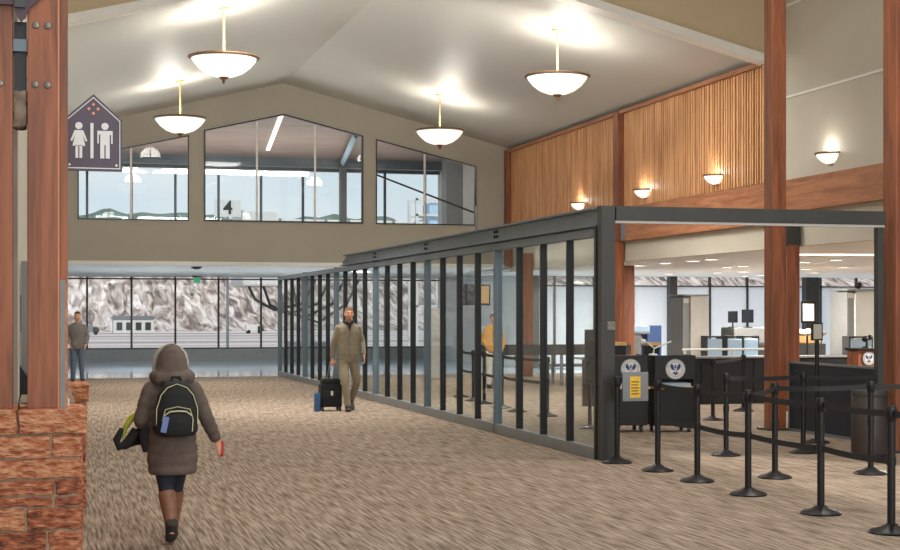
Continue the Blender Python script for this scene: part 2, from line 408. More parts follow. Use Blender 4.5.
bm = BM(); tube(bm, [(10.2, 47, 6.25), (14.3, 47, 4.8)], [.03]*2, 8); tag(obj('handrail', bm, M['black']), 'thin dark sloping rail behind the right gable window', 'rail')
# side walls of the low wing
bm = BM(); box(bm, -8.2, -8, 41.6, 56.3, 0, 7.45); struct('wall_wing_left', bm, M['paint'])
bm = BM(); box(bm, -8, -.15, 41.5, 41.7, 3.08, 7.45); struct('wall_wing_front', bm, M['paint'])
bm = BM(); box(bm, 14.9, 15.1, 46.2, 56.3, 0, 7.4); struct('wall_cross', bm, M['white'])

# ------------------------------------------------------------ checkpoint room
bm = BM(); box(bm, 13.3, 34, 8, 46.2, 2.95, 3.05); struct('ceiling_checkpoint', bm, M['white'])
bm = BM(); box(bm, 34, 34.2, 8, 46.2, 0, 3.05); struct('wall_far_right', bm, M['paint'])
o = thing('window_6', '', ''); del o['label']; del o['category']; o['kind'] = 'structure'
bm = BM()
sx = [16.1+1.37*k for k in range(13)]
for x in sx: box(bm, x-.03, x+.03, 46, 46.12, 0, 2.95)
box(bm, 15.1, 34, 46, 46.12, 2.62, 2.66); box(bm, 15.1, 34, 46, 46.12, 0, .1)
obj('frame', bm, M['steel'], o)
bm = BM(); box(bm, 15.1, 34, 46.05, 46.06, 2.64, 2.95); obj('pane', bm, M['glass'], o)
bm = BM(); box(bm, 15.1, 34, 46.05, 46.06, .1, 2.64); obj('frosted_panel', bm, M['frost'], o)
for x0, x1, lab in [(19.92, 20.17, 'slim dark grey column against the frosted windows, left of the scanner'), (24.85, 25.35, 'broad dark grey column against the frosted windows, right of the tall wooden column'), (15.15, 15.4, 'dark grey column at the left end of the frosted windows')]:
    bm = BM(); box(bm, x0, x1, 45.5, 45.8, 0, 2.95, .01); tag(obj('steel_column', bm, M['steel']), lab, 'column')
DL = [(14.45, 34.9), (14.36, 33.1), (14.44, 31.7), (14.37, 30.6), (17.28, 35.8), (17.18, 34.7), (18.65, 42.7), (19.28, 40.6), (19.5, 39.4), (21.86, 44.0), (21.85, 42.9), (17.22, 31.6), (17.24, 30.2), (22.06, 39.9), (20.17, 35.0), (20.0, 36.6)]
d0 = None
for k, (x, y) in enumerate(DL):
    if d0 is None:
        d0 = thing('downlight', 'small round lit downlight in the low checkpoint ceiling', 'light', (x, y, 2.95), group='downlights in the checkpoint ceiling')
        bm = BM(); lathe(bm, [(.13, 0), (.17, 0), (.17, -.015), (.13, -.02), (.13, 0)], seg=20); obj('trim_ring', bm, M['white'], d0)
        bm = BM(); lathe(bm, [(.0, -.012), (.13, -.012), (.13, 0)], seg=20); obj('lens', bm, M['lamp'], d0)
    else:
        d = copy_tree(d0); d.location = (x, y, 2.95)
def lamp(name, typ, loc, e, size=.3, col=(1, .95, .88), rot=None, sy=None, spot=None):
    l = bpy.data.lights.new(name, typ); l.energy = e; l.color = col
    if typ == 'AREA':
        l.size = size
        if sy: l.shape = 'RECTANGLE'; l.size_y = sy
    elif typ != 'SUN': l.shadow_soft_size = size
    if spot: l.spot_size = spot; l.spot_blend = .8
    o = bpy.data.objects.new(name, l); C.objects.link(o); o.location = loc
    if rot: o.rotation_euler = rot
    return o
bm = BM(); box(bm, -1.3, 1.3, -.06, .06, -.03, 0)
o = tag(obj('strip_light', bm, M['strip']), 'thin lit strip light in the checkpoint ceiling, seen right of the tall column', 'light'); o.location = (15.6, 27.4, 2.95); o.rotation_euler = (0, 0, -.2)

# ------------------------------------------------------------ glass partition and steel portal
gp = thing('glass_partition', 'long black-framed glass partition running down the hall beside the walkway', 'partition', (6.44, 16.8, 0))
L = 24.7
bm = BM(); box(bm, -.06, .06, 0, L, 0, .14, .008); obj('sill', bm, M['greysteel'], gp)
bm = BM(); box(bm, -.06, .06, 0, L, 2.66, 2.76, .008); obj('head_rail', bm, M['bluesteel'], gp)
step = 24.7/24
for k in range(25):
    th = k % 4 == 0
    w = .028 if th else .022; d = .06 if th else .048
    bm = BM(); box(bm, -d, d, k*step-w, k*step+w, .14 if not th else 0, 2.66 if not th else 2.78, .004)
    obj('mullion', bm, M['bluesteel'] if (th and k) else M['black'], gp)
for k in range(24):
    bm = BM(); box(bm, -.006, .006, k*step+.02, (k+1)*step-.02, .14, 2.66); obj('pane', bm, M['glassp'], gp)
t = thing('steel_beam', 'blue-grey steel beam running along the top of the glass partition', 'beam', (6.44, 16.8, 2.78))
bm = BM(); prism(bm, [(0, 0), (15.6, 0), (15.6, .1), (15.0, .22), (0, .22)], -.03, .03, 'X')
box(bm, -.1, .1, 0, 15.2, .2, .225); box(bm, -.1, .1, 0, 15.6, 0, .02); obj('web', bm, M['bluesteel'], t)
for y in (4.1, 8.2, 12.3):
    for dy in (-.06, .06):
        for z in (.08, .15):
            bm = BM(); cyl(bm, (-.05, y+dy, z), (-.03, y+dy, z), .02, seg=8); obj('bolt', bm, M['black'], t)
t = thing('steel_portal', 'dark steel portal frame over the open checkpoint entrance', 'portal frame', (6.47, 16.7, 0))
bm = BM(); box(bm, -.07, .10, -.08, .08, 0, 3.02, .006); obj('upright', bm, M['steel'], t)
bm = BM(); box(bm, .12, 3.72, -.07, .07, 2.85, 3.02, .006); obj('crossbeam', bm, M['steel'], t)
bm = BM(); box(bm, .12, 3.72, -.04, .04, 2.82, 2.85); obj('track', bm, M['signwhite'], t)
bm = BM(); box(bm, 3.62, 3.7, -.05, .05, 0, 2.82, .004); obj('side_upright', bm, M['steel'], t)
bm = BM(); box(bm, .0, .1, -.09, -.08, 1.55, 1.65); obj('plate', bm, M['bolt'], t)

# ------------------------------------------------------------ pendants and sconces
def pendant(x, y, label):
    zc = roof(x); t = thing('pendant_lamp', label, 'pendant lamp', (x, y, zc), group='bowl pendants under the vaulted ceiling')
    s = SL*(-1 if x > RX else 1)
    bm = BM(); lathe(bm, [(0, .0), (.1, 0), (.12, -.03), (.05, -.06), (0, -.07)], seg=24)
    for v in bm.verts: v.co.z += v.co.x*s
    obj('canopy', bm, M['brass'], t, smooth=True)
    bm = BM(); cyl(bm, (0, 0, -.05), (0, 0, -.86), .022, seg=12); lathe(bm, [(0, -.8), (.09, -.84), (.11, -.87), (0, -.88)], seg=20); obj('rod', bm, M['brass'], t, smooth=True)
    bm = BM()
    for a in range(3):
        cyl(bm, (0, 0, -.84), (.6*math.cos(a*2.1+.3), .6*math.sin(a*2.1+.3), -.9), .008, seg=6)
    obj('arms', bm, M['brass'], t)
    prof = [(.61, -.9), (.57, -.98), (.48, -1.09), (.35, -1.19), (.2, -1.25), (.0, -1.275)]
    bm = BM(); lathe(bm, prof+[(0, -1.26), (.2, -1.235), (.34, -1.175), (.47, -1.075), (.56, -.97), (.6, -.9), (.61, -.9)], seg=40); obj('bowl', bm, M['alabaster'], t, smooth=True)
    bm = BM(); lathe(bm, [(.59, -.9), (.65, -.89), (.66, -.915), (.6, -.935), (.58, -.92), (.59, -.9)], seg=40); obj('rim', bm, M['bronze'], t, smooth=True)
    bm = BM(); lathe(bm, [(0, -1.26), (.09, -1.27), (.07, -1.3), (.03, -1.32), (.035, -1.35), (0, -1.4)], seg=20); obj('finial', bm, M['bronze'], t, smooth=True)
    dl = lamp('pendant_floor_fill', 'AREA', (x, y, zc-1.405), 75, .06); dl.data.shape = 'DISK'; dl.data.spread = math.radians(125)  # tiny disk lamp added below the finial to brighten the floor
    lamp('pendant_bulb', 'POINT', (x, y, zc-.82), 42, .3)
pendant(3.25, 27.6, 'upper left bowl pendant, the nearer and larger of the two left pendants')
pendant(3.25, 36.5, 'bowl pendant hanging above the left gable window, smaller and farther')
pendant(9.87, 37.1, 'bowl pendant hanging above the right gable window, left of the nearer right one')
pendant(9.85, 28.0, 'large bowl pendant on the right, nearest to the slatted wood wall')
for y, x, lab in [(35.3, 13.04, 'wall sconce on the far slat panel, left of the middle post'), (31.16, 13.04, 'wall sconce on the nearer slat panel, just right of the middle post'), (27.5, 13.04, 'wall sconce on the nearer slat panel, closest to the tall column'), (23.2, 13.15, 'wall sconce on the cream wall right of the tall column')]:
    t = thing('wall_sconce', lab, 'wall sconce', (x, y, 4.5), group='half-bowl wall sconces')
    bm = BM(); lathe(bm, [(.26, .0), (.235, -.07), (.17, -.14), (.09, -.18), (0, -.19)], seg=24, a0=PI/2, a1=3*PI/2); obj('bowl', bm, M['alabaster'], t, smooth=True)
    bm = BM(); lathe(bm, [(.25, 0), (.285, .01), (.285, -.02), (.25, -.02), (.25, 0)], seg=24, a0=PI/2, a1=3*PI/2); obj('rim', bm, M['bronze'], t)
    bm = BM(); box(bm, -.03, 0, -.08, .08, -.2, .03); obj('back_plate', bm, M['bronze'], t)
    lamp('sconce_bulb', 'POINT', (x-.13, y, 4.56), 4, .06)

# ------------------------------------------------------------ stone pillars and posts in the left foreground
def stone_block(bm, x0, x1, y0, y1, z0, z1):
    b2 = BM(); box(b2, x0, x1, y0, y1, z0, z1)
    bmesh.ops.subdivide_edges(b2, edges=b2.edges[:], cuts=7, use_grid_fill=True)
    c = Vector(((x0+x1)/2, (y0+y1)/2, (z0+z1)/2))
    for v in b2.verts:
        n = noise.noise_vector(v.co*9)*.014+noise.noise_vector(v.co*25)*.009
        e = [abs(v.co.x-x0) < 1e-5 or abs(v.co.x-x1) < 1e-5, abs(v.co.y-y0) < 1e-5 or abs(v.co.y-y1) < 1e-5, abs(v.co.z-z0) < 1e-5 or abs(v.co.z-z1) < 1e-5]
        v.co += n
        if sum(e) >= 2: v.co += (c-v.co).normalized()*.008
    me = bpy.data.meshes.new('t'); b2.to_mesh(me); b2.free(); bm.from_mesh(me); bpy.data.meshes.remove(me)
def stone_pillar(x0, x1, y0, y1, zt, rows, label, cols):
    t = thing('stone_pillar', label, 'pillar', ((x0+x1)/2, (y0+y1)/2, 0)); ox, oy = (x0+x1)/2, (y0+y1)/2
    bm = BM(); box(bm, x0-ox+.02, x1-ox-.02, y0-oy+.02, y1-oy-.02, 0, zt-.03); obj('mortar_core', bm, M['mortar'], t)
    bm = BM(); z = zt-.165
    ri = 0
    while z > .02:
        h = rows[ri % len(rows)]; z0 = max(0, z-h)
        for (a, b_) in cols[ri % len(cols)]:
            a_, b2_ = x0+(x1-x0)*a, x0+(x1-x0)*b_
            stone_block(bm, a_-ox+.006, b2_-ox-.006, y0-oy, y0-oy+.15, z0+.006, z-.006)
        # return along the right side
        y = y0+.15
        while y < y1-.05:
            l = min(.28+.2*random.random(), y1-y)
            stone_block(bm, x1-ox-.15, x1-ox+random.random()*.012, y-oy+.006, y+l-oy-.006, z0+.006, z-.006); y += l
        z = z0; ri += 1
    obj('blocks', bm, M['stone'], t, smooth=False)
    bm = BM(); fr = .62 if x1-x0 > .5 else 1
    xa = x0-ox-.01; xb = x1-ox+.025
    if fr < 1:
        xm = xa+(xb-xa)*fr
        stone_block(bm, xa, xm, y0-oy-.02, y1-oy+.02, zt-.16, zt); stone_block(bm, xm+.008, xb, y0-oy-.02, y1-oy+.02, zt-.16, zt)
    else: stone_block(bm, xa, xb, y0-oy-.02, y1-oy+.02, zt-.16, zt)
    obj('cap_stone', bm, M['stone'], t)
    return t
stone_pillar(-.85, .27, 10.15, 10.75, 1.12, [.155, .14, .105, .075, .15, .16, .11],
  'rough red sandstone pillar base in the left foreground under the twin wooden posts',
  [[(0, .82), (.82, 1)], [(0, .45), (.45, 1)], [(0, .84), (.84, 1)], [(0, .4), (.4, .84), (.84, 1)], [(0, .68), (.68, 1)], [(0, .48), (.48, .8), (.8, 1)], [(.0, .6), (.6, 1)]])
stone_pillar(.06, .4, 13.8, 14.2, 1.12, [.15, .12], 'smaller red sandstone pillar behind the foreground pillar, below the standing man', [[(0, 1)], [(0, .5), (.5, 1)]])
t = thing('sill_ledge', 'sloping timber-capped stone ledge running back from the foreground pillar', 'ledge', (0, 0, 0))
bm = BM(); stone_block(bm, -.12, .22, 10.8, 13.75, 0, 1.04); obj('stone_wall', bm, M['stone'], t)
bm = BM(); box(bm, -.14, .24, 10.8, 13.78, 1.05, 1.13, .01); obj('ledge_cap', bm, M['grime'], t)

t = thing('timber_post', 'leftmost rough wooden post standing on the foreground stone pillar', 'post', (-.32, 10.35, 1.12))
bm = BM(); box(bm, -.2, .148, -.13, .13, 0, 5, .01); obj('timber', bm, M['post'], t)
for z in (2.13,):
    bm = BM(); lathe(bm, [(.022, 0), (.018, .012), (0, .015)], seg=12); bmesh.ops.rotate(bm, cent=(0, 0, 0), matrix=Matrix.Rotation(PI/2, 3, 'X'), verts=bm.verts); bmesh.ops.translate(bm, vec=(.07, -.13, z), verts=bm.verts); obj('bolt', bm, M['bolt'], t)
t = thing('timber_post', 'wide bolted wooden post on the foreground stone pillar, holding the restroom sign', 'post', (.02, 10.35, 1.12))
bm = BM(); box(bm, -.1, .093, -.13, .13, 0, 5, .008); obj('timber', bm, M['post'], t)
bm = BM(); box(bm, .093, .106, -.1, .1, 0, 5); obj('metal_edge', bm, M['copper'], t)
bm = BM(); box(bm, .106, .158, -.11, .11, .85, 5, .004); obj('side_board', bm, M['post'], t)
bm = BM(); box(bm, .106, .14, -.11, .11, 0, .85); obj('side_panel', bm, M['scannerdk'], t)
bm = BM(); box(bm, .14, .158, -.11, .11, 0, .85); obj('side_edge', bm, M['postY'], t)
for (x, z) in [(-.045, 2.52), (.03, 2.52), (-.05, 2.13), (.028, 2.13)]:
    bm = BM(); lathe(bm, [(.024, 0), (.02, .012), (0, .016)], seg=12); bmesh.ops.rotate(bm, cent=(0, 0, 0), matrix=Matrix.Rotation(PI/2, 3, 'X'), verts=bm.verts); bmesh.ops.translate(bm, vec=(x, -.13, z), verts=bm.verts); obj('bolt', bm, M['bolt'], t)
# steel gusset and spacer blocks between the two posts
t = thing('steel_gusset', 'plum painted steel gusset plate across the tops of the two posts', 'bracket', (-.12, 10.2, 3.6))
bm = BM(); prism(bm, [(-.3, .16), (-.05, .16), (-.02, .08), (.0, .05), (.03, .08), (.05, .14), (.22, .30), (.22, .5), (-.3, .5)], -.02, .0); obj('plate', bm, M['purple'], t)
bm = BM(); box(bm, -.04, .03, -.05, -.02, .14, .5); obj('stiffener', bm, M['steel'], t)
t = thing('spacer_block', 'grey steel spacer with dark block and rough timber stub between the two posts', 'bracket', (-.125, 10.35, 3.17))
bm = BM(); box(bm, -.045, .045, -.1, .1, .3, .38); obj('steel_collar', bm, M['bluesteel'], t)
bm = BM(); box(bm, -.04, .04, -.06, .08, -.1, .5); obj('dark_block', bm, M['black'], t)
bm = BM(); stone_block(bm, -.045, .042, -.1, .1, -.2, .04); obj('timber_stub', bm, M['grime'], t)

# restroom sign
t = thing('restroom_sign', 'pointed plum restroom sign with woman and man figures, fixed to the post', 'sign', (.345, 10.32, 2.71))
bm = BM(); prism(bm, [(-.19, -.01), (.187, -.01), (.187, .335), (.0, .505), (-.19, .335)], -.012, .012); obj('plate', bm, M['signplate'], t)
def outline(poly, w, y0, y1):
    cx_ = sum(p[0] for p in poly)/len(poly); cz = sum(p[1] for p in poly)/len(poly)
    inn = [(cx_+(p[0]-cx_)*(1-w), cz+(p[1]-cz)*(1-w)) for p in poly]; bm = BM()
    n = len(poly)
    for i in range(n):
        j = (i+1) % n; prism(bm, [poly[i], poly[j], inn[j], inn[i]], y0, y1)
    return bm
obj('border', outline([(-.178, .005), (.175, .005), (.175, .328), (0, .485), (-.178, .328)], .03, -.015, -.012), M['signwhite'], t)
bm = BM()
def circ(bm, x, z, r, y0, y1, seg=18): prism(bm, [(x+r*math.cos(2*PI*k/seg), z+r*math.sin(2*PI*k/seg)) for k in range(seg)], y0, y1)
def woman_fig(bm, x, z, y0, y1):
    circ(bm, x, z+.215, .024, y0, y1)
    prism(bm, [(x-.028, z+.185), (x+.028, z+.185), (x+.055, z+.115), (x+.043, z+.11), (x+.024, z+.155), (x+.042, z+.08), (x-.042, z+.08), (x-.024, z+.155), (x-.043, z+.11), (x-.055, z+.115)], y0, y1)
    box(bm, x-.022, x-.004, y0, y1, z, z+.085); box(bm, x+.004, x+.022, y0, y1, z, z+.085)
def man_fig(bm, x, z, y0, y1):
    circ(bm, x, z+.215, .024, y0, y1)
    prism(bm, [(x-.05, z+.185), (x+.05, z+.185), (x+.05, z+.1), (x+.04, z+.1), (x+.04, z+.16), (x+.031, z+.16), (x+.031, z), (x+.004, z), (x+.004, z+.09), (x-.004, z+.09), (x-.004, z), (x-.031, z), (x-.031, z+.16), (x-.04, z+.16), (x-.04, z+.1), (x-.05, z+.1)], y0, y1)
woman_fig(bm, -.095, .075, -.018, -.012); obj('woman_symbol', bm, M['signwhite'], t)
bm = BM(); man_fig(bm, .075, .075, -.018, -.012); obj('man_symbol', bm, M['signwhite'], t)
bm = BM(); box(bm, -.02, .0, -.018, -.012, .075, .31); obj('divider', bm, M['signwhite'], t)
bm = BM()
for dx, dz in ((0, .03), (0, -.03), (.03, 0), (-.03, 0)): prism(bm, [(dx-.012, .405+dz), (dx, .393+dz), (dx+.012, .405+dz), (dx, .417+dz)], -.018, -.012)
obj('diamond_motif', bm, M['copper'], t)
bm = BM(); circ(bm, .15, .03, .008, -.018, -.012, 10); circ(bm, -.155, .03, .008, -.018, -.012, 10); obj('screws', bm, M['signwhite'], t)

# ATM sign and kiosk behind the posts
t = thing('atm_sign', 'narrow dark vertical ATM sign seen between the two wooden posts', 'sign', (-.18, 12.6, 1.6))
bm = BM(); box(bm, -.035, .035, -.02, .02, 0, .3, .004); obj('plate', bm, M['blue'], t)
for k, ch in enumerate('ATM'): text('letter', ch, .09, (0, -.024, .245-.09*k), (PI/2, 0, 0), M['signwhite'], t)
bm = BM(); prism(bm, [(-.4, .0), (-.1, 0), (-.08, .12), (-.22, .32), (-.4, .38)], -.12, .12); kt = thing('cash_kiosk', 'grey-green cash kiosk with a black sloping hood, behind the narrow gap between the two posts', 'kiosk', (.02, 12.0, 0)); o = obj('hood', bm, M['black'], kt); o.location = (0, 0, 1.1)
bm = BM(); box(bm, -.16, -.08, .0, .4, 0, 2.15); obj('panel', bm, M['scannerdk'], kt)
bm = BM(); box(bm, -.022, .022, -.015, .015, 0, .05, .003); o = tag(obj('price_tag', bm, M['signwhite']), 'small white tag standing on the foreground stone cap', 'tag'); o.location = (.17, 10.5, 1.12)

# ------------------------------------------------------------ stanchions
def post_mesh(t, h=1.01):
    bm = BM(); lathe(bm, [(0, 0), (.175, 0), (.18, .012), (.16, .028), (.08, .05), (.045, .075), (0, .08)], seg=32); obj('base', bm, M['black'], t, smooth=True)
    bm = BM(); cyl(bm, (0, 0, .05), (0, 0, h-.1), .032, seg=20); obj('pole', bm, M['black'], t, smooth=True)
    bm = BM(); lathe(bm, [(0, h-.12), (.036, h-.12), (.042, h-.11), (.042, h-.02), (.036, h), (0, h)], seg=20)
    box(bm, -.05, .05, -.012, .012, h-.09, h-.03); box(bm, -.012, .012, -.05, .05, h-.09, h-.03); obj('head', bm, M['black'], t, smooth=True)
proto = None
POS = {}
def stanchion(key, x, y, label, group='belt barrier posts at the checkpoint entrance'):
    global proto
    if proto is None:
        t = thing('stanchion', label, 'stanchion', (x, y, 0), group=group); post_mesh(t); proto = t
        bm = BM(); cyl(bm, (0, 0, .54), (0, 0, .61), .038, seg=16); lc = obj('belt_clip', bm, M['black'], t)
    else:
        t = proto.copy(); C.objects.link(t)
        for ch in proto.children:
            if ch.name.startswith('belt.') or ch.name == 'belt': continue
            c = ch.copy(); C.objects.link(c); c.parent = t
        t.location = (x, y, 0); tag(t, label, 'stanchion', group)
    POS[key] = t; return t
S = [('A', 6.5, 16.38, 'black belt post beside the dark steel upright, holding the grey notice plate'),
     ('B', 6.60, 15.42, 'black belt post second from the steel upright, left end of the nearest belt row'),
     ('C', 6.58, 14.34, 'black belt post in the nearest row, third from the steel upright'),
     ('D', 6.57, 13.16, 'black belt post in the nearest row, left of the post with the foremost pair'),
     ('E', 6.56, 11.75, 'large black belt post in the foreground, second from the right edge'),
     ('F', 6.53, 10.58, 'foremost black belt post, cut by the right edge of the picture'),
     ('G', 8.12, 16.86, 'black belt post in front of the right seal desk, leftmost of the second row'),
     ('H', 7.52, 14.44, 'black belt post in the middle row in front of the tall wooden column'),
     ('I', 9.2, 16.92, 'black belt post in front of the black divider wall, left of the round bin'),
     ('J', 8.71, 14.52, 'black belt post standing in front of the dark round bin'),
     ('K', 10.6, 22.5, 'farther black belt post just left of the tall wooden column, smaller'),
     ('L', 12.1, 24.43, 'farthest black belt post before the black counter, touching the column in view')]
for k, x, y, lab in S: stanchion(k, x, y, lab)
def belt(a, b, z=.95, bpos=None):
    ta = POS[a]; pa = ta.location; pb = Vector(bpos) if bpos else POS[b].location
    d = Vector((pb.x-pa.x, pb.y-pa.y, 0)); n = 12; bm = BM(); nrm = Vector((-d.y, d.x, 0)).normalized()*.0015
    u = d.normalized()*.045
    rows = []
    for i in range(n+1):
        p = u+(d-2*u)*(i/n); sag = -.014*math.sin(PI*i/n)
        rows.append([bm.verts.new((p.x+s*nrm.x, p.y+s*nrm.y, z+sag+e)) for s, e in ((1, -.026), (1, .026), (-1, .026), (-1, -.026))])
    for i in range(n):
        for k in range(4): bm.faces.new((rows[i][k], rows[i][(k+1) % 4], rows[i+1][(k+1) % 4], rows[i+1][k]))
    obj('belt', bm, M['belt'], ta)
for a, b in ('BC', 'CD', 'DE', 'EF'): belt(a, b); belt(a, b, .57)
for a, b in ('DH', 'HJ', 'GI', 'KL', 'AB'): belt(a, b) if a+b != 'AB' else None
belt('I', None, bpos=(10.14, 16.7, 0)); belt('J', None, bpos=(10.6, 14.6, 0)); belt('F', None, bpos=(6.5, 9.3, 0))
belt('K', None, bpos=(9.2, 22.3, 0))
# stanchions behind the glass partition
IN = [(8.46, 30.08), (8.31, 28.65), (8.24, 27.65), (8.21, 26.4), (8.15, 25.3), (8.3, 24.1)]
for k, (x, y) in enumerate(IN):
    stanchion('g%d' % k, x, y, ['far black belt post behind the glass partition, farthest of the inner row', 'black belt post behind the glass, second farthest of the inner row', 'black belt post behind the glass, third farthest of the inner row', 'black belt post behind the glass, third nearest of the inner row', 'black belt post behind the glass, second nearest of the inner row', 'black belt post behind the glass, nearest of the inner row'][k], 'belt barrier posts behind the glass partition')
for k in range(5): belt('g%d' % k, 'g%d' % (k+1)); belt('g%d' % k, 'g%d' % (k+1), .57)

# notice plate on first stanchion; two sign stands
t = thing('notice_plate', 'grey notice plate with a yellow sheet, clipped to the belt post by the steel upright', 'sign', (6.70, 16.34, .72))
bm = BM(); box(bm, -.15, .17, -.012, .012, 0, .34, .004); obj('plate', bm, M['greysteel'], t)
bm = BM(); box(bm, -.06, .07, -.016, -.012, .04, .29); obj('yellow_sheet', bm, M['yellow'], t)
bm = BM(); 
for k in range(5): box(bm, -.045, .05-.01*(k % 2), -.018, -.016, .08+.035*k, .092+.035*k)
obj('print_lines', bm, M['bronze'], t)
def sign_stand(x, y, z, w, h, label, face):
    t = thing('sign_stand', label, 'sign stand', (x, y, 0))
    bm = BM(); lathe(bm, [(0, 0), (.175, 0), (.18, .012), (.08, .05), (0, .07)], seg=28); obj('base', bm, M['black'], t, smooth=True)
    bm = BM(); cyl(bm, (0, 0, .04), (0, 0, z), .03, seg=16); obj('pole', bm, M['black'], t)
    bm = BM(); box(bm, -w/2, w/2, -.02, .02, z, z+h, .004); obj('frame', bm, M['black'], t)
    bm = BM(); box(bm, -w/2+.02, w/2-.02, -.023, -.02, z+.02, z+h-.02); obj('sheet', bm, face, t)
sign_stand(10.1, 18.2, 1.38, .16, .24, 'black sign stand with a small framed notice, in front of the divider wall', M['scanner'])
sign_stand(8.05, 21.4, .7, .16, .8, 'black sign stand behind the last panes of the glass partition', M['screen'])

# ------------------------------------------------------------ seal desks
def seal(parent, x, y, z, r):
    s = bpy.data.objects.new('seal', None)
    bm = BM(); circ(bm, 0, 0, r, -.006, 0, 40); s = obj('seal', bm, M['signwhite'], parent); s.location = (x, y, z)
    bm = BM()
    def ring(r0, r1, y0, y1, n=40):
        for k in range(n):
            a, b_ = 2*PI*k/n, 2*PI*(k+1)/n
            prism(bm, [(r0*math.cos(a), r0*math.sin(a)), (r1*math.cos(a), r1*math.sin(a)), (r1*math.cos(b_), r1*math.sin(b_)), (r0*math.cos(b_), r0*math.sin(b_))], y0, y1)
    ring(r*.93, r*1.0, -.008, -.006); ring(r*.68, r*.72, -.008, -.006)
    # dotted lettering band
    for k in range(26):
        a = 2*PI*k/26; c_, s_ = math.cos(a)*r*.82, math.sin(a)*r*.82
        if abs(math.sin(a)) < .12: continue
        w = r*.035; prism(bm, [(c_-w, s_-w*1.3), (c_+w, s_-w*1.3), (c_+w, s_+w*1.3), (c_-w, s_+w*1.3)], -.008, -.006)
    obj('ring', bm, M['greysteel'], s)
    bm = BM(); q = r*.62
    for sg in (-1, 1):
        P = [(0, .1), (.25, .3), (.45, .7), (.62, .85), (.8, .62), (.85, .35), (.7, .1), (.5, -.1), (.3, -.2), (.1, -.15)]
        prism(bm, [(sg*a*q, b_*q) for a, b_ in P], -.009, -.006)
        prism(bm, [(sg*a*q, b_*q) for a, b_ in [(.1, -.3), (.35, -.55), (.55, -.75), (.4, -.8), (.12, -.6)]], -.009, -.006)
    prism(bm, [(a*q, b_*q) for a, b_ in [(-.12, .2), (-.1, .5), (-.2, .55), (0, .68), (.12, .6), (.12, .2)]], -.009, -.006)
    prism(bm, [(a*q, b_*q) for a, b_ in [(-.15, -.5), (.15, -.5), (.22, -.85), (0, -.95), (-.22, -.85)]], -.009, -.006)
    obj('eagle', bm, M['blue'], s)
    bm = BM(); prism(bm, [(a*q, b_*q) for a, b_ in [(-.24, .18), (.24, .18), (.22, -.2), (0, -.42), (-.22, -.2)]], -.011, -.009); obj('shield', bm, M['signwhite'], s)
    bm = BM()
    for k in range(3): prism(bm, [((-.14+.11*k)*q, .1*q), ((-.09+.11*k)*q, .1*q), ((-.09+.11*k)*q, -.22*q), ((-.14+.11*k)*q, -.22*q)], -.013, -.011)
    obj('stripes', bm, M['darkblue'], s)
    return s
def desk(x, y, w, label, sealx):
    t = thing('screening_desk', label, 'desk', (x, y, 0), -.12)
    bm = BM(); box(bm, -w/2, w/2, -.02, .0, .78, 1.13, .006); obj('front_panel', bm, M['black'], t)
    bm = BM(); box(bm, -w/2, -w/2+.03, 0, .5, .1, 1.13); box(bm, w/2-.03, w/2, 0, .5, .1, 1.13); obj('side_panels', bm, M['black'], t)
    bm = BM(); box(bm, -w/2, w/2, .45, .5, .1, 1.1); obj('rear_panel', bm, M['black'], t)
    bm = BM(); box(bm, -w/2, w/2, 0, .5, .1, .64, .006); obj('cabinet', bm, M['black'], t)
    bm = BM(); box(bm, -w/2-.02, w/2+.02, -.08, .5, .64, .67); obj('worktop', bm, M['tanwood'], t)
    bm = BM(); box(bm, -w/2+.05, w/2-.05, .05, .35, .67, .72); obj('papers', bm, M['tray'], t)
    for sx_ in (-1, 1):
        for yy in (.06, .44):
            bm = BM(); cyl(bm, (sx_*(w/2-.08)-.015, yy, .05), (sx_*(w/2-.08)+.015, yy, .05), .05, seg=14); box(bm, sx_*(w/2-.08)-.025, sx_*(w/2-.08)+.025, yy-.02, yy+.02, .06, .1); obj('caster', bm, M['steel'], t)
    seal(t, sealx, -.022, .93, .15)
    return t
desk(8.32, 20.5, .56, 'black wheeled screening desk with a round eagle seal, left of its twin', .02)
desk(8.96, 20.3, .62, 'black wheeled screening desk with a round eagle seal, right of its twin', 0)
for (x, y, lab) in [(8.25, 20.75, 'small tan-topped black box on the left seal desk'), (8.72, 20.6, 'small tan-topped black box between the two seal desks')]:
    t = thing('stamp_box', lab, 'box', (x, y, 1.13))
    bm = BM(); box(bm, -.1, .1, -.06, .06, 0, .14); obj('box_body', bm, M['black'], t)
    bm = BM(); box(bm, -.11, .11, -.07, .07, .14, .19); obj('box_top', bm, M['tanwood'], t)
t = thing('reading_lamp', 'white bent-arm reading lamp clamped on the seal desks', 'lamp', (8.7, 20.5, 1.13))
bm = BM(); tube(bm, [(0, 0, 0), (.02, 0, .1), (-.12, 0, .2)], [.012]*3, 8); tube(bm, [(.02, 0, .1), (.3, .02, .2)], [.012]*2, 8); obj('arms', bm, M['signwhite'], t)
bm = BM(); lathe(bm, [(0, 0), (.07, 0), (.06, .02), (0, .03)], seg=16); obj('base', bm, M['signwhite'], t)
bm = BM(); tube(bm, [(-.12, 0, .2), (-.2, 0, .2)], [.03, .05], 10); obj('shade', bm, M['signwhite'], t)

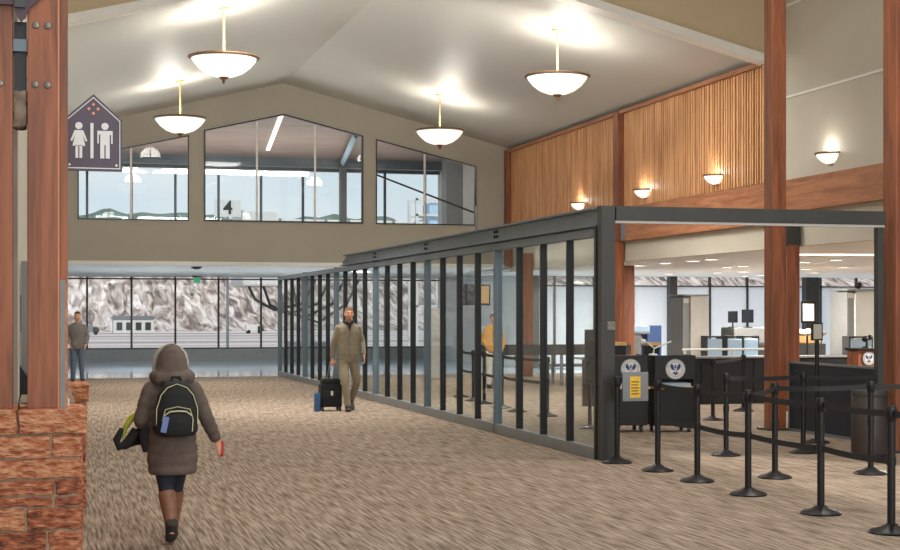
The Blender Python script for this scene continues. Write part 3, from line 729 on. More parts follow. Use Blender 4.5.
# black counter and divider wall
t = thing('black_counter', 'long black half-height counter with a pale top, behind the belt posts', 'counter', (13.2, 26.4, 0))
bm = BM(); box(bm, -3.4, 2.2, 0, .08, 0, .88, .006)
for k in range(5): box(bm, -3.2+k*1.1, -3.16+k*1.1, -.012, 0, .05, .86)
obj('front', bm, M['black'], t)
bm = BM(); box(bm, -3.45, 2.25, -.04, .5, .88, .915, .004); obj('counter_top', bm, M['scannerdk'], t)
t = thing('divider_wall', 'black fabric half-height divider wall standing right of the tall column', 'divider', (10.78, 17.2, 0))
bm = BM(); box(bm, -.03, .03, 0, 3.0, .04, 1.0, .006); obj('fabric_panel', bm, mat('navy_black_fabric', (34, 36, 42), .9, var=.15, scale=50), t)
bm = BM(); box(bm, -.035, .035, 0, 3.0, 1.0, 1.03); box(bm, -.035, .035, 2.98, 3.02, 0, 1.03); box(bm, -.035, .035, -.02, .02, 0, 1.03); box(bm, -.035, .035, 0, 3.0, 0, .04); obj('frame', bm, M['greysteel'], t)
# round bin
t = thing('waste_bin', 'dark brown round waste bin standing by the right steel upright', 'bin', (9.76, 16.3, 0))
bm = BM(); lathe(bm, [(0, 0), (.215, 0), (.22, .02), (.22, .74), (.215, .75), (0, .75)], seg=40); obj('body', bm, M['binbody'], t, smooth=True)
bm = BM(); lathe(bm, [(.225, .74), (.23, .76), (.22, .81), (.13, .815), (.12, .79), (0, .79)], seg=40); obj('lid', bm, M['steel'], t, smooth=True)
bm = BM(); lathe(bm, [(.222, .0), (.226, 0), (.226, .04), (.222, .04)], seg=40); obj('base_ring', bm, M['black'], t)
# wood podium with seal
t = thing('podium', 'brown wooden podium with a round seal, at the right end of the black counter', 'podium', (14.93, 25.0, 0))
bm = BM(); box(bm, -.2, .2, 0, .4, 0, 1.05, .01); obj('body', bm, M['post'], t)
bm = BM(); box(bm, -.23, .23, -.04, .44, 1.05, 1.09, .006); obj('top', bm, M['black'], t)
seal(t, .02, -.008, .9, .13)
t = thing('desk_camera', 'small black camera head on a stem on the brown podium', 'camera', (15.03, 25.2, 1.09))
bm = BM(); cyl(bm, (0, 0, 0), (0, 0, .12), .02, seg=12); lathe(bm, [(0, 0), (.09, 0), (.07, .03), (0, .03)], seg=16); obj('stem', bm, M['black'], t)
bm = BM(); ell(bm, (-.03, 0, .17), (.07, .07, .06), 14); ell(bm, (.07, 0, .2), (.05, .05, .05), 12); obj('head', bm, M['black'], t, smooth=True)

# scanners and screening equipment
def scanner(x, y, w, dpt, h, label, rz=0):
    t = thing('body_scanner', label, 'scanner', (x, y, 0), rz)
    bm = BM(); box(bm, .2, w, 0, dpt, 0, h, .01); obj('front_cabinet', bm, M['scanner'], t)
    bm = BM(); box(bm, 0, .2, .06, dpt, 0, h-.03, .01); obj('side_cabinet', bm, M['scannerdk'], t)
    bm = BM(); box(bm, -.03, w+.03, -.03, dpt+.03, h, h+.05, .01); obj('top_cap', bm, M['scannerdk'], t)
    bm = BM(); box(bm, .02, .18, .05, .07, h-.18, h-.06); obj('status_panel', bm, M['scanner'], t)
scanner(16.72, 37.3, .72, .9, 2.2, 'tall beige-grey body scanner left of the tall wooden column')
scanner(19.35, 33.3, 1.1, .9, 2.3, 'tall beige-grey body scanner at the right, behind the wooden podium')
bm = BM(); cyl(bm, (0, 0, 0), (0, 0, .05), .05); ell(bm, (0, 0, .09), (.1, .1, .08), 16); o = tag(obj('dome_camera', bm, M['black'], smooth=True), 'small black dome camera on top of the right body scanner', 'camera'); o.location = (19.75, 33.5, 2.35)
t = thing('xray_machine', 'low dark x-ray baggage machine with a tan hood between scanner and wooden column', 'xray machine', (17.2, 35.2, 0))
bm = BM(); box(bm, -.5, 2.6, 0, .9, .3, .95, .02); obj('body', bm, M['steel'], t)
bm = BM(); box(bm, 0, .9, .05, .85, .95, 1.38, .05); obj('hood', bm, M['scannerdk'], t)
bm = BM(); box(bm, 1.3, 2.5, .05, .85, .95, 1.3, .05); obj('tan_hood', bm, M['tanwood'], t)
for xx in (-.4, 2.4):
    bm = BM(); box(bm, xx, xx+.1, .1, .8, 0, .3); obj('leg', bm, M['steel'], t)
def monitor(x, y, z, w, h, label, group=None, rz=0, scr='screen'):
    t = thing('monitor', label, 'monitor', (x, y, z), rz, group)
    bm = BM(); box(bm, -w/2, w/2, 0, .05, .12, .12+h, .008); obj('housing', bm, M['black'], t)
    bm = BM(); box(bm, -w/2+.02, w/2-.02, -.004, 0, .14, .1+h); obj('screen', bm, M[scr], t)
    bm = BM(); cyl(bm, (0, .03, 0), (0, .03, .14), .02, seg=10); box(bm, -.1, .1, -.05, .1, 0, .015); obj('stand', bm, M['black'], t)
monitor(17.3, 35.5, 1.38, .26, .3, 'black monitor standing on the x-ray machine, nearer the scanner')
monitor(17.62, 35.3, 1.38, .32, .34, 'black monitor on the x-ray machine, right of the other one')
# bin stacks
def tray_stack(x, y, z, label, n=4, w=.42):
    t = thing('tray_cart', label, 'tray cart', (x, y, z), -.1, 'upright tray carts behind the counter')
    bm = BM(); box(bm, -w/2, -w/2+.04, 0, .4, 0, .95); box(bm, w/2-.04, w/2, 0, .4, 0, .95); box(bm, -w/2, w/2, 0, .4, 0, .04); box(bm, -w/2, w/2, 0, .4, .91, .95); obj('frame', bm, M['steel'], t)
    bm = BM(); box(bm, -w/2+.03, w/2-.03, -.01, .38, .08, .88, .02); obj('trays', bm, M['tray'], t)
for k, (x, y) in enumerate([(15.55, 32.9), (16.12, 33.0), (16.6, 33.1), (16.95, 32.0), (17.3, 32.9)]):
    tray_stack(x, y, .25, ['pale blue tray cart nearest the left body scanner', 'pale blue tray cart, second right of the left body scanner', 'pale blue tray cart in the middle of the row', 'pale blue tray cart left of the tall wooden column, set forward', 'pale blue tray cart just left of the tall wooden column'][k])
tray_stack(18.7, 31.6, .25, 'pale blue tray cart right of the tall wooden columns', w=.6)
bm = BM(); box(bm, -4.2, 3.5, 0, .9, .2, .25); 
for xx in (-4.1, -.5, 3.4):
    for yy in (.05, .8): box(bm, xx, xx+.05, yy, yy+.05, 0, .2)
o = tag(obj('roller_table', bm, M['greysteel']), 'low grey roller table under the pale blue tray carts', 'table'); o.location = (17.2, 32.0, 0); 
t = thing('instruction_board', 'white notice in a black frame on a stand, left of the right body scanner', 'sign', (18.6, 34.0, 0))
bm = BM(); cyl(bm, (0, 0, 0), (0, 0, 1.55), .025, seg=10); box(bm, -.15, .15, -.15, .15, 0, .03); obj('stand', bm, M['black'], t)
bm = BM(); box(bm, -.17, .22, -.02, .02, 1.5, 2.05, .01); obj('frame', bm, M['black'], t)
bm = BM(); box(bm, -.13, .18, -.025, -.02, 1.55, 1.98); obj('notice', bm, M['paper'], t)
t = thing('work_table', 'grey work table with side panels at the left of the checkpoint', 'table', (14.85, 36.3, 0))
bm = BM(); box(bm, -.5, .5, 0, .6, 1.2, 1.24); obj('table_top', bm, M['scannerdk'], t)
bm = BM(); box(bm, -.48, .25, .05, .55, 0, 1.2); obj('cabinet', bm, M['scannerdk'], t)
for xx in (.44,):
    bm = BM(); box(bm, xx-.03, xx+.03, .02, .58, 0, 1.2); obj('leg', bm, M['darkblue'], t)
bm = BM(); box(bm, -.17, .17, -.13, .13, 0, .16, .04); o = tag(obj('storage_bin', bm, M['scanner'], smooth=True), 'pale plastic bin on the grey work table', 'bin'); o.location = (14.6, 36.5, 1.24)
bm = BM(); box(bm, -.25, .25, -.13, .13, 0, .18, .03); o = tag(obj('paper_box', bm, M['tray']), 'flat pale carton on the grey work table, beside the bin', 'box'); o.location = (15.1, 36.5, 1.24)
bm = BM(); box(bm, -.2, .2, -.2, .2, 0, 1.42, .02); o = tag(obj('blue_cabinet', bm, M['darkblue']), 'upright blue cabinet just left of the left body scanner', 'cabinet'); o.location = (15.75, 37.2, 0)
bm = BM(); cyl(bm, (0, 0, 0), (0, 0, 2.15), .03, seg=10); lathe(bm, [(0, 0), (.2, 0), (.18, .03), (0, .05)], seg=16); ell(bm, (0, 0, 2.2), (.05, .05, .07), 10); o = tag(obj('signal_pole', bm, M['steel']), 'thin dark pole with a small head before the frosted windows', 'pole'); o.location = (15.4, 37.9, 0)
for k, (x, y, z, lab) in enumerate([(17.45, 32.6, 1.2, 'crumpled tan coat lying over the tray carts left of the tall column'), (18.2, 33.0, 1.2, 'crumpled tan coat lying over the tray carts right of the tall column')]):
    bm = BM(); ell(bm, (0, 0, .06), (.34, .2, .09), 20)
    for v in bm.verts: v.co += noise.noise_vector(v.co*8+Vector((k*3, 0, 0)))*.09; v.co.z = max(v.co.z, 0)
    o = tag(obj('folded_coat', bm, mat('tan_coat_cloth', (176, 150, 126), .9, var=.2, bump=.3), smooth=True), lab, 'coat'); o.location = (x, y, z)
t = thing('guide_rail', 'low white tubular rail standing behind the black counter', 'rail', (13.9, 28.4, 0))
bm = BM(); tube(bm, [(-1.2, 0, 1.0), (1.1, 0, 1.0)], [.025]*2, 10); obj('top_rail', bm, M['signwhite'], t)
for xx in (-1.15, -.05, 1.05):
    bm = BM(); cyl(bm, (xx, 0, 0), (xx, 0, 1.0), .02, seg=10); obj('upright', bm, M['signwhite'], t)
# monitor seen through glass, kiosk on the cross wall
t = thing('wall_monitor', 'hanging monitor with a tan screen seen through the glass partition', 'monitor', (11.0, 37.6, 1.95), -.2)
bm = BM(); box(bm, -.36, .36, 0, .08, 0, .55, .01); obj('housing', bm, M['black'], t)
bm = BM(); box(bm, -.02, .32, -.006, 0, .05, .5); obj('screen', bm, M['tanwood'], t)
bm = BM(); box(bm, -.03, .03, .08, .14, .1, 2.6); obj('bracket', bm, M['steel'], t)
bm = BM(); box(bm, -.25, .25, -.2, .2, 0, 1.9, .03); box(bm, -.2, .2, -.23, -.2, 1.1, 1.6); o = tag(obj('phone_kiosk', bm, M['scanner']), 'grey standing kiosk seen through the middle of the glass partition', 'kiosk'); o.location = (10.1, 38.5, 0)
t = thing('conveyor', 'long black baggage conveyor behind the glass partition', 'conveyor', (12.3, 34.5, 0))
bm = BM(); box(bm, -2.0, 1.6, -.35, .35, .78, .86, .01); obj('belt', bm, M['black'], t)
bm = BM(); box(bm, -2.0, 1.6, -.4, -.35, .74, .98, .01); box(bm, -2, 1.6, .35, .4, .74, .98); obj('side_rails', bm, M['steel'], t)
for xx in (-1.9, -.2, 1.45):
    bm = BM(); box(bm, xx, xx+.06, -.35, -.29, 0, .78); box(bm, xx, xx+.06, .29, .35, 0, .78); obj('leg', bm, M['greysteel'], t)
# exit sign and sprinkler/camera on the soffit
t = thing('exit_sign', 'small green hanging sign under the low soffit near the far windows', 'sign', (5.4, 54, 3.08))
bm = BM(); box(bm, -.18, .18, -.04, .04, -.06, 0); obj('bracket', bm, M['bronze'], t)
bm = BM(); box(bm, -.12, .12, -.03, .03, -.26, -.06); obj('face', bm, M['exit'], t)
bm = BM(); lathe(bm, [(.16, 0), (.15, -.03), (.08, -.07), (0, -.08)], seg=20); o = tag(obj('smoke_detector', bm, M['black']), 'dark round detector on the edge of the low soffit', 'detector'); o.location = (4.35, 43.6, 3.08)

# ------------------------------------------------------------ outdoors
bm = BM(); box(bm, -150, 250, 56.3, 420, -.3, -.1); struct('ground', bm, M['apron'])
def terrain(name, x0, x1, y0, y1, nx, ny, fn, m, label):
    bm = BM(); g_ = [[bm.verts.new((x0+(x1-x0)*i/nx, y0+(y1-y0)*j/ny, fn(x0+(x1-x0)*i/nx, y0+(y1-y0)*j/ny))) for i in range(nx+1)] for j in range(ny+1)]
    for j in range(ny):
        for i in range(nx): bm.faces.new((g_[j][i], g_[j][i+1], g_[j+1][i+1], g_[j+1][i]))
    o = obj(name, bm, m, smooth=True); o['kind'] = 'structure'; return o
def hill(x, y):
    s = max(0, min(1, (y-150)/60)); s = s*s*(3-2*s)
    return -.2+s*(13.0+3.2*noise.noise(Vector((x*.045, y*.03, 0)))+2.0*noise.noise(Vector((x*.15, y*.12, 3))))+s*.8*noise.noise(Vector((x*.6, y*.5, 7)))
terrain('hillside', -80, 170, 148, 250, 200, 80, hill, M['snow'], '')
def ridge(x, y):
    s = max(0, 1-abs((y-400)/60)); return s*(27+4*noise.noise(Vector((x*.02, 0, 5)))+2.5*noise.noise(Vector((x*.15, y*.1, 9))))
terrain('ridge', -160, 330, 340, 460, 240, 20, ridge, M['pine'], '')
# gate sign
t = thing('gate_sign', 'white gate board with a black numeral 4 outside the middle gable window', 'sign', (8.3, 69, 0))
bm = BM(); box(bm, -.06, .06, .0, .1, -.1, 6.2); obj('pole', bm, M['greysteel'], t)
bm = BM(); box(bm, -.6, .6, -.06, .0, 6.15, 6.95, .02); obj('board', bm, M['signwhite'], t)
text('numeral', '4', .85, (0, -.075, 6.55), (PI/2, 0, 0), M['black'], t)
# jet bridge
t = thing('jet_bridge', 'white jet bridge with ribbed sides and windows outside the far glazing', 'jet bridge', (17, 72, 0))
bm = BM(); box(bm, -6.2, 12, -1.5, 1.5, 3.5, 6.2, .05)
obj('corridor', bm, M['signwhite'], t)
bm = BM()
for k in range(16): box(bm, -6.1+k*1.1, -6.0+k*1.1, -1.56, -1.5, 3.5, 6.2)
for z in (3.55, 4.3, 5.9): box(bm, -6.2, 12, -1.57, -1.5, z, z+.12)
obj('ribs', bm, M['greysteel'], t)
for k in range(8):
    bm = BM(); box(bm, -5.9+k*2.2, -5.3+k*2.2, -1.55, -1.5, 4.7, 5.6); obj('window', bm, M['bluesteel'], t)
bm = BM(); box(bm, -7.9, -6.2, -1.9, 1.9, 3.0, 6.6, .1); obj('cab', bm, M['signwhite'], t)
bm = BM(); box(bm, -7.7, -6.4, -1.96, -1.9, 4.6, 5.8); obj('cab_window', bm, M['bluesteel'], t)
for x in (-4.5, 6):
    bm = BM(); cyl(bm, (x, 0, -.1), (x, 0, 3.5), .3, seg=16); box(bm, x-.9, x+.9, -.6, .6, -.1, .35); obj('support_leg', bm, M['greysteel'], t)
for k in range(4):
    bm = BM(); x = -7.6+k*.7
    tube(bm, [(x, -1.7, 3.1), (x+.3, -1.9, 2.4-.25*k), (x+1.2, -1.9, 1.9-.2*k), (x+2.6, -1.8, 2.2), (x+3.2, -1.6, 3.3)], [.07]*5, 8); obj('hose', bm, M['black'], t)
t = thing('stair_tower', 'white scaffold-like stair tower outside the right gable window', 'stair tower', (17.6, 66, 0))
bm = BM()
for xx in (-1.3, 0, 1.3):
    for yy in (-.7, .7): box(bm, xx-.06, xx+.06, yy-.06, yy+.06, -.1, 6.9)
for z in (2, 3.6, 5.2, 6.1, 6.8): box(bm, -1.35, 1.35, -.76, -.68, z, z+.1); box(bm, -1.35, 1.35, .68, .76, z, z+.1)
obj('frame', bm, M['signwhite'], t)
bm = BM(); box(bm, -.7, .7, -.6, .6, 5.2, 6.7, .03); obj('cabin', bm, M['tray'], t)
t = thing('utility_shed', 'small white ribbed shed far off at the foot of the snowy hillside', 'shed', (8.2, 140, -.1))
bm = BM(); box(bm, -1.8, 1.8, -1, 1, 0, 1.3, .03); obj('walls', bm, M['signwhite'], t)
bm = BM(); prism(bm, [(-2, 1.3), (2, 1.3), (1.8, 1.6), (-1.8, 1.6)], -1.1, 1.1); obj('roof', bm, M['greysteel'], t)
for k in range(4):
    bm = BM(); box(bm, -1.5+k*.85, -1.0+k*.85, -1.04, -1, .3, 1.0); obj('vent', bm, M['steel'], t)
def truck(x, y, label, col):
    t = thing('baggage_cart', label, 'cart', (x, y, -.1)); t.scale = (.42,)*3
    bm = BM(); box(bm, -1.6, .9, -.8, .8, .5, 1.9, .06); obj('cargo_box', bm, col, t)
    bm = BM(); prism(bm, [(.95, .5), (2.2, .5), (2.2, 1.0), (1.8, 1.6), (.95, 1.6)], -.8, .8); obj('cab', bm, M['steel'], t)
    for xx in (-1.0, 1.5):
        bm = BM(); cyl(bm, (xx, -.85, .4), (xx, -.7, .4), .4, seg=16); cyl(bm, (xx, .7, .4), (xx, .85, .4), .4, seg=16); obj('wheels', bm, M['black'], t)
truck(3.9, 130, 'small grey baggage cart parked at the left foot of the snowy hillside', M['greysteel'])
truck(18.5, 135, 'small pale baggage cart parked farther right along the hillside road', M['signwhite'])

# ------------------------------------------------------------ people
def remesh(o, vox, it=0):
    md = o.modifiers.new('remesh', 'REMESH'); md.mode = 'VOXEL'; md.voxel_size = vox; md.use_smooth_shade = True
    if it:
        sm = o.modifiers.new('smooth', 'SMOOTH'); sm.factor = .5; sm.iterations = it
    return o
def hand(bm, w, d, nrm, side, curl=.5, s=1.0):
    """palm, four unequal fingers and a thumb. w wrist, d pointing direction, nrm palm normal, side = thumb side direction"""
    w = Vector(w); d = Vector(d).normalized(); nrm = Vector(nrm); nrm = (nrm-d*nrm.dot(d)).normalized(); sd = d.cross(nrm).normalized()
    if sd.dot(Vector(side)) < 0: sd = -sd
    tube(bm, [w-d*.02*s, w+d*.02*s, w+d*.055*s, w+d*.092*s], [(.024*s, .018*s), (.033*s, .016*s), (.042*s, .015*s), (.038*s, .013*s)], 12, True, up=sd)
    for k, (off, ln) in enumerate([(.030, .070), (.010, .080), (-.010, .074), (-.029, .058)]):
        p = w+d*.085*s+sd*off*s; pts = [p]; a = .15
        for q, fr in enumerate((.45, .32, .23)):
            dd = d*math.cos(a)+nrm*math.sin(a); pts.append(pts[-1]+dd*ln*fr*s*1.05); a += curl*(.9+.06*k)
        tube(bm, pts, [.0095*s, .009*s, .0082*s, .007*s], 8)
        ell(bm, pts[-1], (.007*s,)*3, 8)
    p = w+d*.03*s+sd*.03*s; d1 = (d*.6+sd*.7+nrm*.25).normalized(); d2 = (d*.85+sd*.25+nrm*.45*max(.4, curl)).normalized()
    tube(bm, [p-sd*.012*s, p+d1*.035*s, p+d1*.035*s+d2*.03*s, p+d1*.035*s+d2*.05*s], [.014*s, .0115*s, .010*s, .008*s], 8)
def lerp(a, b, t): return Vector(a)*(1-t)+Vector(b)*t
def limb(bm, a, b, c, r, seg=14, up=None):
    """two-segment tapered limb with a soft bend: r = radii at root, mid-upper, joint, mid-lower, end"""
    a, b, c = Vector(a), Vector(b), Vector(c)
    pts = [a, lerp(a, b, .35), lerp(a, b, .75), b+(lerp(a, c, .5)-b)*.06, lerp(b, c, .25), lerp(b, c, .6), c]
    rr = [r[0], r[1], (r[1]+r[2])/2, r[2], r[3], (r[3]+r[4])/2, r[4]]
    tube(bm, pts, rr, seg, True, up)
def head(bm, c, s, fy, tilt=0):
    """skull, jaw, nose, brow, ears; c centre of skull, fy = -1 looks to -Y"""
    c = Vector(c)
    ell(bm, c+V(0, -fy*.008*s, .012*s), (.077*s, .095*s, .100*s), 20)
    tube(bm, [c+V(0, fy*.015*s, -.01*s), c+V(0, fy*.025*s, -.06*s), c+V(0, fy*.035*s, -.098*s), c+V(0, fy*.04*s, -.115*s)], [(.072*s, .08*s), (.063*s, .068*s), (.045*s, .048*s), (.022*s, .024*s)], 18, True, up=(1, 0, 0))
    tube(bm, [c+V(0, fy*.088*s, .02*s), c+V(0, fy*.10*s, -.012*s), c+V(0, fy*.112*s, -.032*s), c+V(0, fy*.09*s, -.042*s)], [.008*s, .011*s, .015*s, .012*s], 10)
    for sg in (-1, 1):
        ell(bm, c+V(sg*.03*s, fy*.084*s, .026*s), (.022*s, .012*s, .007*s), 10)
        ell(bm, c+V(sg*.079*s, -fy*.002*s, -.01*s), (.010*s, .02*s, .032*s), 10)
        ell(bm, c+V(sg*.038*s, fy*.072*s, -.028*s), (.022*s, .018*s, .02*s), 10)
    ell(bm, c+V(0, fy*.088*s, -.062*s), (.024*s, .012*s, .006*s), 10)
    ell(bm, c+V(0, fy*.085*s, -.073*s), (.020*s, .012*s, .007*s), 10)
def face_bits(t, c, s, fy, hair):
    c = Vector(c); bm = BM()
    for sg in (-1, 1): ell(bm, c+V(sg*.030*s, fy*.083*s, .004*s), (.0135*s, .009*s, .008*s), 12)
    obj('eyes', bm, M['signwhite'], t, smooth=True)
    bm = BM()
    for sg in (-1, 1): ell(bm, c+V(sg*.030*s, fy*.0905*s, .004*s), (.0055*s, .003*s, .0055*s), 10)
    obj('pupils', bm, M['black'], t)
    bm = BM()
    for sg in (-1, 1): tube(bm, [c+V(sg*.014*s, fy*.096*s, .026*s), c+V(sg*.032*s, fy*.096*s, .031*s), c+V(sg*.048*s, fy*.086*s, .025*s)], [.0035*s, .0045*s, .003*s], 6)
    obj('eyebrows', bm, hair, t)
    bm = BM(); tube(bm, [c+V(-.024*s, fy*.094*s, -.067*s), c+V(0, fy*.101*s, -.067*s), c+V(.024*s, fy*.094*s, -.067*s)], [.002*s, .004*s, .002*s], 6); obj('mouth', bm, M['lip'], t)
M['lip'] = mat('lip', (164, 92, 84), .5, var=.05)
def cloth(name, col, var=.1, wr=.35, sc2=14, rough=.85): return mat(name, col, rough, var=var, scale=20, bump=wr, bscale=sc2)
def hair_cap(t, c, s, fy, m, vox=.008):
    c = Vector(c); bm = BM()
    ell(bm, c+V(0, -fy*.016*s, .028*s), (.084*s, .098*s, .098*s), 20)
    # clear the face: keep what lies behind and above the hairline
    kill = [v for v in bm.verts if (v.co.y-c.y)*fy > .035*s and (v.co.z-c.z) < .062*s or (v.co.z-c.z) < -.05*s]
    bmesh.ops.delete(bm, geom=kill, context='VERTS')
    for v in bm.verts: v.co += noise.noise_vector(v.co*60)*.006*s
    bmesh.ops.solidify(bm, geom=bm.faces[:], thickness=.006)
    return obj('hair', bm, m, t, smooth=True)
def shoe(t, an, dirv, m, s=1.0, pitch=0):
    an = Vector(an); d = Vector(dirv).normalized(); up = Vector((0, 0, 1))
    bm = BM(); z0 = -an.z+.0
    h = an-Vector((0, 0, .075*s)) if pitch == 0 else an-Vector((0, 0, .06*s))
    e = d*math.cos(pitch)-up*math.sin(pitch)
    tube(bm, [h-e*.06*s, h-e*.03*s, h+e*.05*s, h+e*.13*s, h+e*.185*s], [(.03*s, .034*s), (.04*s, .045*s), (.045*s, .04*s), (.047*s, .028*s), (.03*s, .018*s)], 14, True, up=d.cross(up))
    tube(bm, [an+V(0, 0, .02), an-V(0, 0, .05*s)], [.045*s, .045*s], 12)
    o = obj('shoe', bm, m, t); remesh(o, .009, 3); return o
def body(t, J, s, fy, vox=.009, hands=()):
    """continuous skin body from joints"""
    bm = BM(); g = lambda k: Vector(J[k])
    pel, ch, nk, hd = g('pelvis'), g('chest'), g('neck'), g('head')
    tube(bm, [pel-V(0, 0, .08*s), pel, lerp(pel, ch, .5), ch, lerp(ch, nk, .7), nk-V(0, 0, .01)], [(.12*s, .09*s), (.15*s, .10*s), (.125*s, .09*s), (.155*s, .105*s), (.10*s, .07*s), (.055*s, .055*s)], 20, True, up=(1, 0, 0))
    tube(bm, [nk-V(0, 0, .05*s), nk+V(0, 0, .02*s), hd-V(0, 0, .03*s)], [.062*s, .056*s, .055*s], 14)
    head(bm, hd, s, fy)
    for k in 'LR':
        limb(bm, g('sh'+k), g('el'+k), g('wr'+k), [.05*s, .046*s, .038*s, .036*s, .025*s])
        limb(bm, g('hip'+k), g('kn'+k), g('an'+k), [.085*s, .08*s, .055*s, .052*s, .036*s])
        d, n_, sd, cu = J['hand'+k]; hand(bm, g('wr'+k), d, n_, sd, cu, s*1.02)
        a = g('an'+k); tube(bm, [a, a-V(0, 0, .045*s)], [(.03*s, .03*s), (.026*s, .026*s)], 10)
    o = obj('body', bm, M['skin'], t); remesh(o, vox, 1); return o
def jacket(t, J, s, m, ztop, zbot, rings, sl=(.062, .06, .056, .052, .042), name='jacket', vox=.012, cuff=.93, quilt=0):
    """rings: list (z, rx, ry, y offset, x offset)"""
    bm = BM()
    if quilt:
        R2 = []; n = int((rings[0][0]-rings[-1][0])/.0125)
        for i in range(n+1):
            z = rings[0][0]+(rings[-1][0]-rings[0][0])*i/n
            for a, b_ in zip(rings, rings[1:]):
                if b_[0] <= z <= a[0]: u = (a[0]-z)/(a[0]-b_[0]); r = [a[q]*(1-u)+b_[q]*u for q in range(5)]; break
            k = abs(math.sin(PI*z/quilt))**.5; r[1] += (k-1)*.012; r[2] += (k-1)*.012; r[0] = z; R2.append(r)
        rings = R2
    tube(bm, [(r[4], r[3], r[0]) for r in rings], [(r[1], r[2]) for r in rings], 28, True, up=(1, 0, 0))
    for k in 'LR':
        a, b_, c = Vector(J['sh'+k]), Vector(J['el'+k]), Vector(J['wr'+k]); c = lerp(b_, c, cuff)
        ell(bm, a+V(0, 0, -.005), (.066*s, .066*s, .062*s), 14)
        if quilt:
            pts = [lerp(a, b_, u/14) for u in range(14)]+[lerp(b_, c, u/14) for u in range(15)]
            n = len(pts); rr = []
            for i in range(n):
                f = i/(n-1)*4; i0 = min(3, int(f)); r0 = sl[i0]*(1-(f-i0))+sl[i0+1]*(f-i0); rr.append(r0*s+(abs(math.sin(PI*i/4.6))**.5-1)*.009)
            tube(bm, pts, rr, 16)
        else: limb(bm, a, b_, c, [x*s for x in sl], 16)
    o = obj(name, bm, m, t); remesh(o, vox, 3 if not quilt else 1); return o
def trousers(t, J, s, m, name='trousers', r=(.098, .092, .07, .066, .058), vox=.012, end=1.04, waist=True):
    bm = BM(); p = Vector(J['pelvis'])
    if waist: tube(bm, [p+V(0, 0, .1*s), p, p-V(0, 0, .1*s)], [(.145*s, .105*s), (.165*s, .115*s), (.145*s, .105*s)], 20, True, up=(1, 0, 0))
    for k in 'LR':
        limb(bm, J['hip'+k], J['kn'+k], lerp(J['kn'+k], J['an'+k], end), [x*s for x in r], 16)
    o = obj(name, bm, m, t); remesh(o, vox, 3); return o

# --- the woman walking away in the foreground
W = thing('person', 'person in a dark grey quilted hooded coat and black backpack, walking away in the foreground', 'person', (.97, 11.57, 0))
J = dict(pelvis=(0, 0, .80), chest=(0, .02, 1.08), neck=(0, .03, 1.25), head=(0, .05, 1.37),
         shL=(-.155, 0, 1.18), elL=(-.235, -.03, .94), wrL=(-.19, .17, .87), shR=(.155, 0, 1.18), elR=(.255, -.03, .95), wrR=(.345, .06, .765),
         hipL=(-.075, 0, .76), knL=(-.045, -.0, .42), anL=(-.015, -.14, .13), hipR=(.07, 0, .76), knR=(.04, .12, .43), anR=(.02, .2, .1),
         handL=((.3, .8, -.3), (0, 0, 1), (-1, 0, 0), .5), handR=((.35, .2, -.9), (-.6, .8, 0), (-.3, .6, .2), .45))
body(W, J, .9, 1)
coat = cloth('quilted_coat', (92, 80, 72), .12, .3, 18)
jacket(W, J, .98, coat, 1.25, .53, [(1.27, .07, .065, .02, 0), (1.235, .12, .085, .015, 0), (1.19, .165, .11, 0, 0), (1.1, .185, .125, 0, 0), (.95, .178, .125, 0, 0), (.8, .185, .135, 0, .0), (.66, .195, .142, 0, .002), (.55, .185, .135, 0, .004), (.525, .17, .125, 0, .004)], (.07, .068, .06, .056, .045), 'coat', .0085, .95, quilt=.085)
# hood up over the head, a folded collar below it
bm = BM()
tube(bm, [(0, .0, 1.235), (0, .005, 1.27), (0, .01, 1.32), (0, .02, 1.39), (0, .03, 1.45), (0, .04, 1.49), (0, .045, 1.512)], [(.145, .105), (.155, .13), (.125, .13), (.112, .128), (.092, .108), (.06, .075), (.02, .03)], 24, True, up=(1, 0, 0))
tube(bm, [(-.13, .02, 1.27), (-.09, -.09, 1.255), (0, -.125, 1.245), (.09, -.09, 1.255), (.13, .02, 1.27)], [.05, .056, .058, .056, .05], 14)
o = obj('hood', bm, coat, W); remesh(o, .009, 3)
fur = mat('pale_fleece_trim', (176, 168, 156), .95, var=.25, scale=60, bump=.6, bscale=120)
bm = BM(); pts = []
for k in range(15):
    a = PI*k/14; pts.append((math.cos(a)*.118, .115, 1.36+math.sin(a)*.135))
tube(bm, [(.12, .11, 1.28)]+pts+[(-.12, .11, 1.28)], [.02], 10)
for v in bm.verts: v.co += noise.noise_vector(v.co*80)*.008
obj('hood_trim', bm, fur, W, smooth=True)
jeans = cloth('dark_leggings', (30, 34, 46), .15)
trousers(W, J, .86, jeans, 'leggings', end=.6)
boot = mat('brown_leather_boot', (126, 84, 62), .55, var=.2, scale=14, bump=.15)
for k in 'LR':
    kn, an = Vector(J['kn'+k]), Vector(J['an'+k])
    bm = BM(); tube(bm, [lerp(kn, an, .12), lerp(kn, an, .4), lerp(kn, an, .75), an], [.066, .062, .05, .046], 16); o = obj('boot_shaft', bm, boot, W, smooth=True)
    d = V(0, 1, 0); sole = cloth('dark_boot_sole', (52, 50, 46), .15) if k == 'L' else sole
    bm = BM()
    if k == 'L':   # heel up, toe still on the carpet: the dark sole shows
        e = V(0, .62, -.78).normalized(); q = an+V(0, -.03, .05)
        tube(bm, [q-e*.01, q+e*.05, q+e*.12, q+e*.17, V(an.x, an.y+.14, .025)], [(.042, .045), (.05, .045), (.046, .036), (.044, .03), (.04, .022)], 14, True, up=(1, 0, 0))
    else:
        tube(bm, [an+V(0, -.07, -.05), an+V(0, -.03, -.05), an+V(0, .06, -.06), an+V(0, .15, -.07)], [(.035, .04), (.045, .05), (.044, .036), (.035, .025)], 14, True, up=(1, 0, 0))
    o = obj('boot_foot', bm, sole, W); remesh(o, .008, 2)
